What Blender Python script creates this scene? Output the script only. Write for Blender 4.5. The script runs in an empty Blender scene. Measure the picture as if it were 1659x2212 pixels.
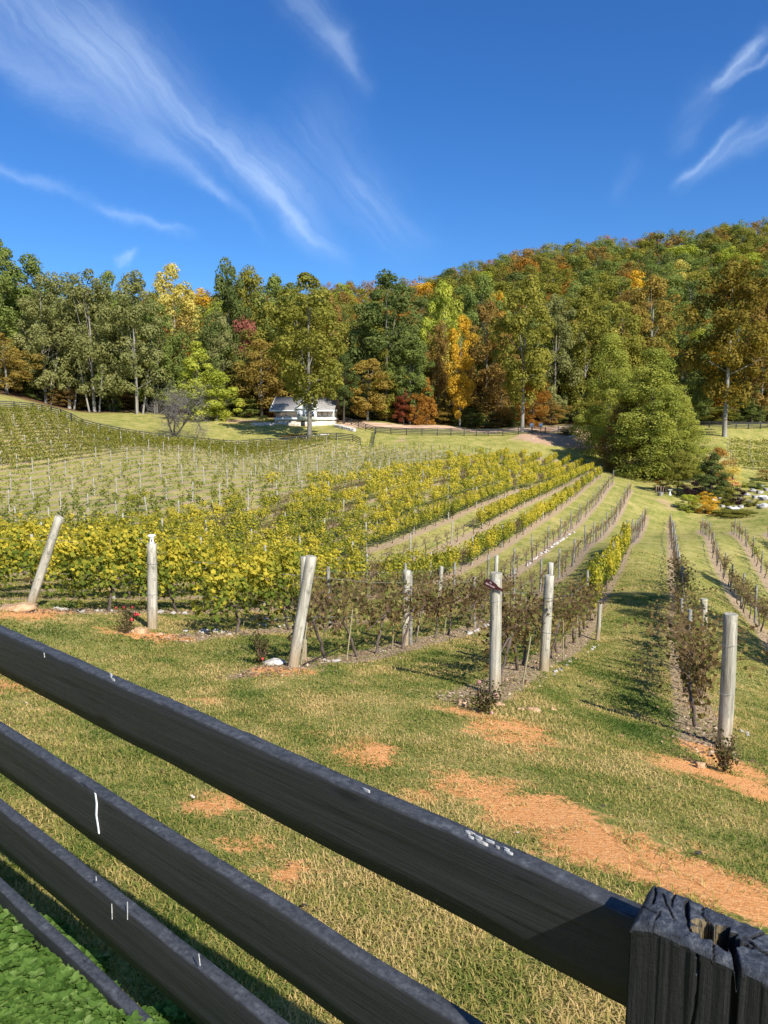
import bpy, math, random
import numpy as np
from mathutils import Vector, Matrix
PI = math.pi
SC = bpy.context.scene
COL = SC.collection
rng = np.random.default_rng(7)
random.seed(7)
CAMZ = 1.95

# ------------------------------------------------------------------ camera model (used to survey the site)
F = 1534.0
PIT = math.atan((1106 - 915) / F)
def ray(px, py):
    a = (px - 829.5) / F; b = (1106 - py) / F
    return np.array([a, math.cos(PIT) + b * math.sin(PIT), -math.sin(PIT) + b * math.cos(PIT)])
def proj(p):
    x, y, z = p[0], p[1], p[2] - CAMZ
    w = y * math.cos(PIT) - z * math.sin(PIT)
    u = y * math.sin(PIT) + z * math.cos(PIT)
    if w < 0.01: return (-9999, 9999)
    return (829.5 + F * x / w, 1106 - F * u / w)

# rows of the vineyard: straight parallel lines in plan
RD = np.array([.37, .929]); RD /= np.linalg.norm(RD)
RN = np.array([RD[1], -RD[0]])
ROW0, ROWS = .63, 2.86
RA, RB, RM, RC = 5.458, 3.079, .398, .0065      # rows fan slightly: x = RA + RB k + (RM - RC min(k,0)) (y - 12)
def rowx(k, y): return RA + RB * k + (RM - RC * min(k, 0)) * (y - 12)
def rowk(x, y):
    num = x - RA - RM * (y - 12)
    return num / np.where(num < 0, np.maximum(RB - RC * (y - 12), .8), RB)

# ------------------------------------------------------------------ terrain
CP = []; CRL = []
def cp(px, py, d):                       # seen point at a given distance
    r = ray(px, py); r = r * (d / r[1]); CP.append((r[0], r[1], r[2] + CAMZ))
def cr(k, px, py):                       # seen point lying on row k
    r = ray(px, py); u = r[0] / r[1]; m = RM - RC * min(k, 0); t = (RA + RB * k - 12 * m) / (u - m) / r[1]; r = r * t
    CP.append((r[0], r[1], r[2] + CAMZ)); CRL.append((k, px, round(r[1], 1), round(r[2], 1)))
def cw(x, y, z): CP.append((x, y, z))
for a in (135, 180, 225, 270, 315): cw(1.2 * math.cos(math.radians(a)), .6 + 1.2 * math.sin(math.radians(a)), 0.0)
for x, y, z in [(-4, -5, .3), (4, -5, .1), (0, -9, .5), (-9, -2, .9), (8, -2, -.6), (0, -60, 4), (-60, -30, 8), (60, -40, -2),
                (-3, 2.6, -.02), (-1.2, 3.2, -.12), (.6, 2.4, -.1), (1.6, 2.2, -.2), (2.6, .6, -.2), (2.8, 3.5, -.75)]: cw(x, y, z)
for x, y in [(0, 5), (2, 6), (-3, 6), (0, 7.3)]: cw(x, y, -(1.79 + .189 * y + .11 * x) + CAMZ)
for a in [(1068, 1500, 9.5), (1175, 1450, 12.2), (1290, 1382, 20), (1562, 1613, 8.6), (633, 1440, 10.1), (873, 1394, 15), (334, 1361, 12.8),
          (63, 1313, 13.3), (866, 1447, 11.6), (1267, 1521, 10.4), (0, 1400, 9.6), (250, 1480, 9)]: cp(*a)
cr(0, 1465, 1280); cr(1, 1592, 1305); cr(1, 1544, 1209); cr(1, 1528, 1155); cr(2, 1637, 1225)
cp(1457, 1150, 72); cr(-1, 1354, 1175); cp(1389, 1108, 78)
for p in [(1056, 1344), (1240, 1222), (1299, 1162)]: cr(-2, *p)
for p in [(1151, 1212), (1257, 1123)]: cr(-3, *p)
for p in [(430, 1322), (965, 1247), (1113, 1164), (1198, 1108)]: cr(-4, *p)
for p in [(742, 1205), (924, 1142), (1042, 1089)]: cr(-6, *p)
cr(-3, 1323, 1041); cr(-4, 1302, 1027); cp(1368, 1053, 96); cr(-6, 1272, 990); cr(-6, 1116, 1060)
for a in [(14, 1068, 60), (64, 1011, 74), (206, 991, 80), (287, 977, 84), (425, 973, 100), (504, 1067, 57), (460, 1053, 61), (747, 1020, 82),
          (865, 1012, 86), (905, 1025, 82), (0, 1150, 40), (300, 1130, 45), (550, 1110, 50), (0, 885, 112), (140, 905, 108), (182, 928, 106),
          (307, 950, 112), (378, 943, 126), (250, 905, 140), (200, 890, 158), (300, 888, 160), (450, 905, 150), (420, 958, 118), (520, 966, 124),
          (640, 955, 126), (740, 945, 128), (800, 958, 127), (811, 936, 132), (1000, 935, 138), (1125, 932, 138), (1240, 928, 140),
          (600, 921, 142), (720, 921, 142), (570, 915, 144), (500, 912, 150), (800, 905, 155), (960, 915, 155), (850, 962, 122), (1100, 970, 124), (1189, 988, 120),
          (1260, 995, 122), (1400, 1030, 110), (1440, 1065, 92), (1500, 1110, 84), (1600, 1112, 82), (1659, 1125, 76), (1659, 1075, 88),
          (1580, 1050, 96), (1510, 975, 120), (1565, 945, 126), (1620, 1000, 118), (1640, 950, 132), (1600, 918, 145), (1659, 915, 145), (1450, 925, 145)]: cp(*a)
# wooded hill (ground is about 20 m below the crowns seen)
def hill(px, pyt, d, th): 
    r = ray(px, pyt); r = r * (d / r[1]); CP.append((r[0], r[1], r[2] + CAMZ - th))
for a in [(-250, 560, 200, 24), (0, 590, 190, 25), (150, 640, 185, 26), (400, 660, 195, 26), (600, 660, 200, 26), (800, 680, 200, 26), (1000, 690, 200, 26), (1200, 690, 200, 24), (1400, 700, 200, 24), (1600, 700, 200, 24), (1850, 690, 200, 24),
          (0, 600, 290, 22), (300, 620, 290, 22), (550, 610, 290, 22), (800, 612, 300, 22), (1000, 600, 290, 22), (1200, 590, 280, 22), (1400, 585, 270, 22), (1600, 575, 270, 22), (1850, 570, 270, 22),
          (300, 640, 380, 20), (700, 622, 370, 20), (880, 608, 380, 20), (1000, 572, 380, 20), (1150, 532, 390, 20), (1300, 516, 400, 20), (1450, 508, 400, 20), (1560, 492, 400, 20), (1700, 478, 400, 20), (1950, 450, 400, 20)]: hill(*a)
for x, y, z in [(-300, 480, 60), (0, 480, 60), (250, 500, 80), (-500, 300, 60), (500, 300, 60), (-300, 700, 20), (0, 700, 20), (400, 700, 40),
                (-900, 900, 0), (0, 1200, 0), (900, 900, 0), (-1200, 0, 0), (1200, 0, 0), (0, -1200, 0), (-150, 50, 16), (-120, 100, 12), (150, 60, -12), (-60, 20, 4), (80, 20, -12)]: cw(x, y, z)
for s_, n_, z_ in [(-.3, .95, .26), (.4, 1.0, .26), (1.1, 1.02, .25), (1.75, 1.02, .22), (.3, .3, .27), (1.2, .4, .25), (2.1, .5, .2), (2.6, 1.02, .10), (3.6, .9, .0), (.8, 1.45, .06), (1.8, 1.45, .0), (2.8, 1.45, -.08)]:
    _d = np.array([-.7794, .6265]); _p = _d * (s_ + .32) + np.array([.6265, .7794]) * n_; cw(_p[0], _p[1], z_)
CP = np.array(CP)
def warp(x, y):
    r = np.hypot(x, y) + 1e-6; s = np.arcsinh(r / 8.0)
    return np.stack([s * x / r, s * y / r], -1)
_W = warp(CP[:, 0], CP[:, 1])
def _U(d2): return 0.5 * d2 * np.log(d2 + 1e-12)
_n = len(CP)
_A = np.zeros((_n + 3, _n + 3))
_A[:_n, :_n] = _U(((_W[:, None] - _W[None]) ** 2).sum(-1)) + np.diag(0.004 / (1 + 0.0 * CP[:, 1] ** 2) * np.ones(_n))
_A[:_n, _n] = 1; _A[:_n, _n + 1:] = _W; _A[_n, :_n] = 1; _A[_n + 1:, :_n] = _W.T
_b = np.zeros(_n + 3); _b[:_n] = CP[:, 2]
_C = np.linalg.solve(_A, _b)
def H(x, y):
    x = np.atleast_1d(np.asarray(x, float)); y = np.atleast_1d(np.asarray(y, float))
    out = np.empty(len(x))
    for i in range(0, len(x), 20000):
        w = warp(x[i:i + 20000], y[i:i + 20000])
        out[i:i + 20000] = _U(((w[:, None] - _W[None]) ** 2).sum(-1)) @ _C[:_n] + _C[_n] + w @ _C[_n + 1:]
    return out
def h1(x, y): return float(H([x], [y])[0])
_T = np.geomspace(1.2, 600, 700)
def ground(px, py):
    """point of the ground seen at this place"""
    r = ray(px, py); q = r[None] * _T[:, None]
    dz = q[:, 2] + CAMZ - H(q[:, 0], q[:, 1])
    i = np.argmax(dz < 0)
    if dz[i] >= 0: i = len(_T) - 1
    if i == 0: i = 1
    a, b = _T[i - 1], _T[i]
    for _ in range(12):
        m = (a + b) / 2; p = r * m
        if p[2] + CAMZ < h1(p[0], p[1]): b = m
        else: a = m
    p = r * b
    return np.array([p[0], p[1], h1(p[0], p[1])])
def at(px, py, d):
    r = ray(px, py); r = r * (d / r[1]); return np.array([r[0], r[1], r[2] + CAMZ])
def size(px_len, dist): return px_len * dist / F

# ------------------------------------------------------------------ helpers
def vnoise(x, y, s, seed=0):
    """cheap smooth value noise"""
    r = np.random.default_rng(seed); tab = r.random((64, 64))
    u = x * s; v = y * s; i = np.floor(u).astype(int); j = np.floor(v).astype(int); fu = u - i; fv = v - j
    fu = fu * fu * (3 - 2 * fu); fv = fv * fv * (3 - 2 * fv)
    g = lambda a, b: tab[a % 64, b % 64]
    return (g(i, j) * (1 - fu) + g(i + 1, j) * fu) * (1 - fv) + (g(i, j + 1) * (1 - fu) + g(i + 1, j + 1) * fu) * fv
def tag(o, label=None, cat=None, group=None, kind=None):
    if label: o['label'] = label
    if cat: o['category'] = cat
    if group: o['group'] = group
    if kind: o['kind'] = kind
    return o
def empty(name, loc=(0, 0, 0), rz=0.0, label=None, cat=None, group=None):
    o = bpy.data.objects.new(name, None); COL.objects.link(o); o.empty_display_size = .1
    o.location = loc; o.rotation_euler = (0, 0, rz)
    return tag(o, label, cat, group)
class MB:
    def __init__(s): s.v = []; s.f = {}; s.n = 0; s.a = {}; s.order = []
    def add(s, V, Fc, rnd=None):
        V = np.asarray(V, float).reshape(-1, 3); Fc = np.asarray(Fc, int)
        s.v.append(V)
        if rnd is None: rnd = np.full(len(Fc), .5)
        s.order.append((Fc + s.n, np.asarray(rnd, float))); s.n += len(V)
    def mesh(s, name, smooth=False):
        me = bpy.data.meshes.new(name)
        if not s.v: return me
        V = np.concatenate(s.v)
        loops = np.concatenate([f.ravel() for f, _ in s.order])
        tot = np.concatenate([np.full(len(f), f.shape[1]) for f, _ in s.order])
        st = np.concatenate([[0], np.cumsum(tot)[:-1]])
        me.vertices.add(len(V)); me.vertices.foreach_set('co', V.ravel())
        me.loops.add(len(loops)); me.loops.foreach_set('vertex_index', loops.astype(np.int32))
        me.polygons.add(len(tot)); me.polygons.foreach_set('loop_start', st.astype(np.int32))
        try: me.polygons.foreach_set('loop_total', tot.astype(np.int32))
        except Exception: pass
        if smooth: me.polygons.foreach_set('use_smooth', np.ones(len(tot), bool))
        at_ = me.attributes.new('rnd', 'FLOAT', 'FACE')
        at_.data.foreach_set('value', np.concatenate([r for _, r in s.order]).astype(np.float32))
        me.update(calc_edges=True)
        return me
    def build(s, name, mat, parent=None, smooth=False, loc=None):
        me = s.mesh(name, smooth)
        if mat: me.materials.append(mat)
        o = bpy.data.objects.new(name, me); COL.objects.link(o)
        if parent: o.parent = parent
        if loc is not None: o.location = loc
        return o
    def box(s, x0, x1, y0, y1, z0, z1, rnd=.5):
        V = [(x0, y0, z0), (x1, y0, z0), (x1, y1, z0), (x0, y1, z0), (x0, y0, z1), (x1, y0, z1), (x1, y1, z1), (x0, y1, z1)]
        s.add(V, [(0, 3, 2, 1), (4, 5, 6, 7), (0, 1, 5, 4), (1, 2, 6, 5), (2, 3, 7, 6), (3, 0, 4, 7)], [rnd] * 6); return s
    def tube(s, pts, rad, n=6, cap=True, rnd=.5):
        P = np.asarray(pts, float); R = np.broadcast_to(np.asarray(rad, float), (len(P),))
        T = np.gradient(P, axis=0); T /= np.linalg.norm(T, axis=1, keepdims=True) + 1e-9
        up = np.array([0, 0, 1.0]) if abs(T[0][2]) < .9 else np.array([1.0, 0, 0])
        V = []
        for i in range(len(P)):
            a = np.cross(T[i], up); a /= np.linalg.norm(a) + 1e-9; b = np.cross(T[i], a)
            up = -np.cross(T[i], a) if False else up
            t = np.arange(n) * 2 * PI / n
            V.append(P[i] + R[i] * (np.cos(t)[:, None] * a + np.sin(t)[:, None] * b))
        V = np.concatenate(V)
        i, j = np.meshgrid(np.arange(len(P) - 1), np.arange(n), indexing='ij')
        a = (i * n + j).ravel(); b = (i * n + (j + 1) % n).ravel()
        s.add(V, np.stack([a, b, b + n, a + n], -1), np.full(len(a), rnd))
        if cap:
            c = len(P) - 1
            s.add(np.concatenate([V[:n], V[-n:]]), [list(range(n))[::1], list(range(2 * n - 1, n - 1, -1))], [rnd] * 2)
        return s
def copy_tree(o, parent=None):
    c = o.copy(); COL.objects.link(c)
    if parent: c.parent = parent
    for ch in o.children: copy_tree(ch, c)
    return c
def unit(v): return v / (np.linalg.norm(v, axis=-1, keepdims=True) + 1e-9)
def leaves(mb, P, N, size, rg, rnd, shape='kite', aspect=.75):
    """one small bent face (or lobed leaf) for each point"""
    n = len(P); N = unit(N)
    ref = unit(rg.normal(size=(n, 3)))
    a = unit(np.cross(N, ref)); b = np.cross(N, a)
    s = np.broadcast_to(np.asarray(size, float), (n,))[:, None]
    if shape == 'kite':
        V = np.stack([P - b * s * .5, P + a * s * .5 * aspect - b * s * .02 + N * s * .12, P + b * s * .5, P - a * s * .5 * aspect - b * s * .02 + N * s * .12], 1)
        mb.add(V.reshape(-1, 3), np.arange(n * 4).reshape(n, 4), rnd)
    else:
        # five lobed vine leaf: fan of 9 rim points
        ang = np.radians([-90, -35, -5, 25, 55, 90, 125, 155, 185, 215]); rr = np.array([.18, .5, .36, .55, .4, .62, .4, .55, .36, .5])
        k = len(ang)
        rim = P[:, None] + s[:, None] * (np.cos(ang) * rr)[None, :, None] * a[:, None] + s[:, None] * (np.sin(ang) * rr)[None, :, None] * b[:, None] - N[:, None] * s[:, None] * .16 * (rg.random((n, k, 1)))
        mb.add(rim.reshape(-1, 3), np.arange(n * k).reshape(n, k), rnd)

# ------------------------------------------------------------------ materials
class NT:
    def __init__(s, name):
        s.m = bpy.data.materials.new(name); s.m.use_nodes = True; s.t = s.m.node_tree; s.t.nodes.clear()
        s.out = s.t.nodes.new('ShaderNodeOutputMaterial')
    def n(s, typ, **kw):
        nd = s.t.nodes.new(typ)
        for k, v in kw.items():
            if k.startswith('i_'):
                key = k[2:].replace('_', ' ')
                nd.inputs[int(key) if key.isdigit() else key].default_value = v
            else: setattr(nd, k, v)
        return nd
    def l(s, a, b): s.t.links.new(a, b)
    def val(s, x):
        return x
    def math(s, op, a, b=None, c=None, clamp=False):
        nd = s.n('ShaderNodeMath', operation=op); nd.use_clamp = clamp
        for i, x in enumerate((a, b, c)):
            if x is None: continue
            if isinstance(x, (int, float)): nd.inputs[i].default_value = x
            else: s.l(x, nd.inputs[i])
        return nd.outputs[0]
    def noise(s, vec, scale, detail=4, rough=.6, dist=0, out='Fac'):
        nd = s.n('ShaderNodeTexNoise'); nd.inputs['Scale'].default_value = scale; nd.inputs['Detail'].default_value = detail
        nd.inputs['Roughness'].default_value = rough; nd.inputs['Distortion'].default_value = dist
        if vec is not None: s.l(vec, nd.inputs['Vector'])
        return nd.outputs[out]
    def ramp(s, fac, stops, interp='LINEAR'):
        nd = s.n('ShaderNodeValToRGB'); cr_ = nd.color_ramp; cr_.interpolation = interp
        while len(cr_.elements) < len(stops): cr_.elements.new(.5)
        for e, (p, c) in zip(cr_.elements, stops):
            e.position = p; e.color = (c, c, c, 1) if isinstance(c, (int, float)) else (*c, 1)
        s.l(fac, nd.inputs[0]); return nd.outputs[0]
    def mix(s, fac, a, b, mode='MIX'):
        nd = s.n('ShaderNodeMix', data_type='RGBA', blend_type=mode)
        for i, x in ((0, fac), (6, a), (7, b)):
            if isinstance(x, (int, float)): nd.inputs[i].default_value = x
            elif isinstance(x, tuple): nd.inputs[i].default_value = (*x, 1)
            else: s.l(x, nd.inputs[i])
        return nd.outputs[2]
    def scale(s, vec, v):
        nd = s.n('ShaderNodeMapping'); nd.inputs['Scale'].default_value = v; s.l(vec, nd.inputs[0]); return nd.outputs[0]
    def bump(s, h, strength, dist):
        nd = s.n('ShaderNodeBump'); nd.inputs['Strength'].default_value = strength; nd.inputs['Distance'].default_value = dist
        s.l(h, nd.inputs['Height']); return nd.outputs[0]
    def prin(s, col, rough=.8, normal=None, spec=.3):
        b = s.n('ShaderNodeBsdfPrincipled'); b.inputs['Roughness'].default_value = rough if isinstance(rough, (int, float)) else .5
        if not isinstance(rough, (int, float)): s.l(rough, b.inputs['Roughness'])
        b.inputs['Specular IOR Level'].default_value = spec
        if isinstance(col, tuple): b.inputs['Base Color'].default_value = (*col, 1)
        else: s.l(col, b.inputs['Base Color'])
        if normal is not None: s.l(normal, b.inputs['Normal'])
        s.l(b.outputs[0], s.out.inputs[0]); return b
def coord(t, which='Object'): return t.n('ShaderNodeTexCoord').outputs[which]
def wpos(t): return t.n('ShaderNodeNewGeometry').outputs['Position']
def attr(t, name): return t.n('ShaderNodeAttribute', attribute_name=name).outputs['Fac']

def leaf_mat(name, cols, transl=.42, objvar=.25, patch=None):
    t = NT(name); r = attr(t, 'rnd')
    oi = t.n('ShaderNodeObjectInfo').outputs['Random']
    k = t.math('ADD', t.math('MULTIPLY', r, 1 - objvar), t.math('MULTIPLY', oi, objvar))
    if patch:
        nz = t.noise(wpos(t), patch, 3, .6)
        k = t.math('ADD', t.math('MULTIPLY', k, .6), t.math('MULTIPLY', t.math('SUBTRACT', nz, .1), .55), clamp=True)
    st = [(i / (len(cols) - 1) * .9 + .05, c) for i, c in enumerate(cols)]
    c = t.ramp(k, st)
    d = t.n('ShaderNodeBsdfDiffuse'); t.l(c, d.inputs[0])
    tr = t.n('ShaderNodeBsdfTranslucent'); hs = t.n('ShaderNodeHueSaturation'); hs.inputs['Value'].default_value = 1.25; hs.inputs['Saturation'].default_value = 1.1
    t.l(c, hs.inputs['Color']); t.l(hs.outputs[0], tr.inputs[0])
    m = t.n('ShaderNodeMixShader'); m.inputs[0].default_value = transl; t.l(d.outputs[0], m.inputs[1]); t.l(tr.outputs[0], m.inputs[2])
    t.l(m.outputs[0], t.out.inputs[0]); return t.m
PAL = {
 'dark':   [(.018, .035, .010), (.04, .07, .016), (.075, .11, .025), (.12, .15, .035)],
 'green':  [(.025, .05, .012), (.06, .10, .02), (.10, .15, .03), (.17, .20, .05)],
 'grey':   [(.035, .055, .02), (.075, .10, .035), (.12, .155, .06), (.19, .22, .09)],
 'olive':  [(.04, .045, .012), (.09, .095, .02), (.15, .145, .03), (.23, .20, .045)],
 'lime':   [(.06, .09, .012), (.14, .17, .02), (.22, .24, .03), (.34, .32, .05)],
 'pale':   [(.10, .10, .03), (.22, .20, .05), (.36, .31, .09), (.48, .42, .14)],
 'gold':   [(.10, .07, .012), (.24, .16, .02), (.38, .26, .035), (.5, .36, .06)],
 'orange': [(.09, .05, .015), (.20, .105, .025), (.31, .165, .035), (.40, .25, .06)],
 'bronze': [(.055, .042, .015), (.12, .09, .025), (.19, .145, .035), (.27, .21, .06)],
 'brown':  [(.05, .035, .015), (.11, .075, .025), (.17, .12, .035), (.22, .17, .05)],
 'red':    [(.06, .03, .015), (.15, .05, .03), (.26, .08, .04), (.30, .15, .06)],
 'pink':   [(.10, .035, .03), (.22, .08, .06), (.32, .13, .10), (.38, .2, .13)],
 'purple': [(.02, .012, .016), (.045, .022, .03), (.07, .035, .045), (.1, .05, .06)],
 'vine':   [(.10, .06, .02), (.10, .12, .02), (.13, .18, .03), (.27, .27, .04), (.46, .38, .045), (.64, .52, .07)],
 'vinebrown': [(.07, .045, .02), (.16, .10, .045), (.26, .18, .07), (.16, .18, .04), (.40, .34, .12)],
 'vinegreen': [(.07, .09, .02), (.14, .17, .03), (.24, .25, .04), (.36, .34, .07)],
 'vinefar': [(.07, .065, .015), (.13, .14, .025), (.20, .20, .035), (.30, .26, .05)],
 'mint':   [(.04, .085, .016), (.09, .165, .032), (.155, .25, .055), (.27, .36, .12)],
 'rose':   [(.04, .035, .015), (.08, .09, .03), (.13, .10, .04)],
}
for k in PAL:
    if k not in ('vine', 'vinebrown', 'vinegreen', 'mint', 'rose', 'vinefar', 'purple'):
        f_ = 2.0 if k not in ('red', 'pink', 'orange') else 1.35
        if k in ('dark', 'green', 'lime'): PAL[k] = [(r, g, b * 1.35) for r, g, b in PAL[k]]
        PAL[k] = [(r * f_ * (1.30 if k in ('dark', 'green', 'grey') else 1.05), g * f_, b * f_ * .95) for r, g, b in PAL[k]]
PAL['bigolive'] = [(r * 1.15, g * 1.28, b * 1.3) for r, g, b in PAL['olive']]
LM = {k: leaf_mat('leaves_' + k, v, patch=(.25 if k not in ('vine', 'vinebrown', 'vinegreen', 'mint', 'rose', 'vinefar') else None)) for k, v in PAL.items()}

def bark_mat(name, c0, c1, sc=3, bump=.5):
    t = NT(name); o = coord(t)
    n = t.noise(t.scale(o, (sc, sc, sc * .25)), 1.5, 5, .7)
    c = t.ramp(n, [(.3, c0), (.7, c1)])
    t.prin(c, .9, t.bump(t.noise(t.scale(o, (sc * 3, sc * 3, sc * .5)), 2, 5, .7), bump, .03)); return t.m
M_BARK = bark_mat('bark_grey', (.08, .07, .055), (.30, .27, .22), .8)
M_BARKP = bark_mat('bark_pale', (.12, .105, .085), (.38, .35, .30), .8)
M_BARKD = bark_mat('bark_dark', (.03, .025, .02), (.10, .08, .06), .8)
M_VINEWOOD = bark_mat('vine_wood', (.05, .038, .03), (.20, .15, .12), 14)
M_CANE = bark_mat('vine_cane', (.10, .06, .035), (.26, .17, .10), 14)

def post_mat():
    t = NT('weathered_post'); o = coord(t)
    n1 = t.noise(t.scale(o, (22, 22, 1.6)), 1.0, 6, .7)
    n2 = t.noise(t.scale(o, (9, 9, 5)), 1.0, 4, .65)
    c = t.ramp(n1, [(.30, (.10, .085, .06)), (.44, (.33, .30, .225)), (.60, (.52, .48, .39)), (.8, (.64, .60, .50))])
    c = t.mix(t.ramp(n2, [(.56, 0.0), (.68, .75)]), c, (.15, .14, .11))
    sep = t.n('ShaderNodeSeparateXYZ'); t.l(o, sep.inputs[0])
    zz = t.math('ADD', sep.outputs[2], t.math('MULTIPLY', n2, .3))
    low = t.ramp(zz, [(.28, 1.0), (.62, 0.0)])
    c = t.mix(t.math('MULTIPLY', low, .6), c, t.mix(n1, (.18, .11, .05), (.48, .34, .17)))
    h = t.noise(t.scale(o, (45, 45, 1.8)), 1.0, 6, .75)
    t.prin(c, .85, t.bump(h, .8, .012)); return t.m
M_POST = post_mat()
def simple(name, c0, c1, sc=8, rough=.8, bump=.3, bd=.01, spec=.3, lo=.35, hi=.65):
    t = NT(name); o = coord(t); n = t.noise(o, sc, 5, .65)
    t.prin(t.ramp(n, [(lo, c0), (hi, c1)]), rough, t.bump(t.noise(o, sc * 4, 4, .7), bump, bd), spec); return t.m
M_FARPOST = simple('weathered_line_post', (.24, .22, .17), (.44, .41, .34), 6)
M_DARKPOST = simple('dark_line_post', (.13, .12, .10), (.32, .30, .25), 6)
M_METALPOST = simple('grey_steel_post', (.22, .24, .24), (.34, .36, .35), 6, .5)
M_WIRE = simple('galvanised_wire', (.28, .28, .27), (.4, .4, .38), 5, .45)
M_STAKE = simple('bamboo_stake', (.22, .19, .11), (.42, .36, .2), 9)
M_ROCKO = simple('sandstone', (.36, .20, .09), (.62, .42, .24), 7, .9, .8, .03)
M_ROCKW = simple('pale_stone', (.34, .29, .24), (.72, .68, .62), 9, .9, .8, .02)
M_ROCKG = simple('grey_rock', (.12, .11, .10), (.45, .42, .38), 2.2, .9, .8, .05)
M_WHITE = simple('white_plastic', (.74, .74, .74), (.84, .84, .84), 12, .4, .05)
M_BLACKHOLE = simple('dark_slot', (.01, .01, .01), (.03, .03, .03), 12)
M_ROOFH = simple('grey_shingles', (.15, .14, .13), (.38, .355, .32), 4.5, .95, .6, .03)
M_WALLH = simple('cream_siding', (.52, .52, .47), (.66, .66, .60), 1.2, .8, .1)
M_TRIM = simple('white_trim', (.76, .76, .74), (.85, .85, .82), 3, .6, .05)
M_GLASS = simple('window_glass', (.06, .07, .085), (.20, .24, .30), 2, .12, 0.0, .01, .6)  # lighter blue grey base colour stands in for sky reflected in the panes
M_RAILW = simple('brown_rail', (.17, .11, .07), (.27, .19, .13), 5)
M_REDROOF = simple('red_metal_roof', (.35, .08, .06), (.48, .16, .13), 3, .5, .1)
M_ROSER = simple('rose_petals', (.5, .03, .05), (.7, .08, .1), 30, .6, .1)
M_ROSEP = simple('pink_petals', (.7, .3, .3), (.85, .5, .48), 30, .6, .1)
M_LITTER = simple('dry_leaf', (.16, .08, .04), (.42, .26, .14), 25, .85, .3, .004)
M_PALE = simple('bleached_leaf', (.55, .42, .38), (.75, .64, .58), 25, .8, .3, .004)
M_SIGN = simple('maroon_paint', (.034, .006, .009), (.045, .008, .011), 10, .45, .1)
M_LETTER = simple('cream_lettering', (.40, .30, .28), (.5, .4, .37), 10, .6, 0)
M_METAL = simple('shiny_metal', (.5, .52, .53), (.6, .62, .63), 10, .25, .1)
M_CHIP = simple('bleached_chip', (.30, .29, .27), (.62, .61, .58), 90, .8, .1)
M_HOSE = simple('irrigation_hose', (.012, .012, .012), (.02, .02, .02), 10, .5)

def stone_wall_mat():
    t = NT('fieldstone_wall'); o = coord(t)
    v = t.n('ShaderNodeTexVoronoi', feature='F1'); v.inputs['Scale'].default_value = 2.6; t.l(o, v.inputs['Vector'])
    e = t.n('ShaderNodeTexVoronoi', feature='DISTANCE_TO_EDGE'); e.inputs['Scale'].default_value = 2.6; t.l(o, e.inputs['Vector'])
    sx = t.n('ShaderNodeSeparateColor'); t.l(v.outputs['Color'], sx.inputs[0])
    c = t.ramp(sx.outputs[0], [(0, (.50, .34, .22)), (.35, (.72, .65, .52)), (.7, (.78, .74, .64)), (1, (.60, .46, .32))])
    c = t.mix(t.ramp(e.outputs['Distance'], [(.02, 1.0), (.07, 0.0)]), c, (.30, .26, .2))
    t.prin(c, .9, t.bump(e.outputs['Distance'], .5, .05)); return t.m
M_STONEW = stone_wall_mat()

def fence_mat():
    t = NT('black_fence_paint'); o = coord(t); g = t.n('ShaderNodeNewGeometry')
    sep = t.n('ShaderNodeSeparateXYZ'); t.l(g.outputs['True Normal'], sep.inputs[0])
    grain = t.noise(t.scale(o, (1.2, 40, 42)), 1.6, 6, .7, .6)
    fine = t.noise(t.scale(o, (5, 90, 120)), 1.5, 5, .7)
    blot = t.noise(o, 26, 6, .75)
    spot = t.noise(o, 70, 4, .7)
    base = t.ramp(grain, [(.3, (.012, .012, .012)), (.55, (.024, .024, .0245)), (.75, (.034, .034, .035))])
    worn = t.ramp(blot, [(.50, 0.0), (.66, 1.0)])
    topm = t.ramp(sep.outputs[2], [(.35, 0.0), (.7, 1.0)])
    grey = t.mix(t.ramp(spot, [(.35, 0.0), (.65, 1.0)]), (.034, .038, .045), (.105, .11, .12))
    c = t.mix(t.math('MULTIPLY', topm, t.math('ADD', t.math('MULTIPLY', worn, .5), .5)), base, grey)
    sc = t.math('MULTIPLY', t.ramp(t.noise(t.scale(o, (30, 30, 3)), 2.2, 5, .8), [(.70, 0.0), (.78, .45)]), 1)
    c = t.mix(sc, c, (.13, .12, .10))
    kn = t.n('ShaderNodeTexVoronoi', feature='F1'); kn.inputs['Scale'].default_value = 1.0
    t.l(t.scale(o, (2.1, 7, 9)), kn.inputs['Vector'])
    kd = t.ramp(kn.outputs['Distance'], [(0, 0.0), (.13, 1.0)])
    c = t.mix(t.ramp(kn.outputs['Distance'], [(.05, .85), (.11, 0.0)]), c, (.006, .006, .007))
    crk = t.noise(t.scale(o, (1.6, 34, 38)), 2.1, 3, .5, .8)
    c = t.mix(t.ramp(crk, [(.30, .9), (.335, 0.0)]), c, (.004, .004, .004))
    hsum = t.math('ADD', t.math('MULTIPLY', grain, .8), t.math('ADD', t.math('MULTIPLY', fine, .35), t.math('MULTIPLY', kd, .5)))
    t.prin(c, t.ramp(blot, [(.3, .5), (.7, .7)]), t.bump(hsum, .6, .006), .4); return t.m
M_FENCE = fence_mat()
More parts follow.
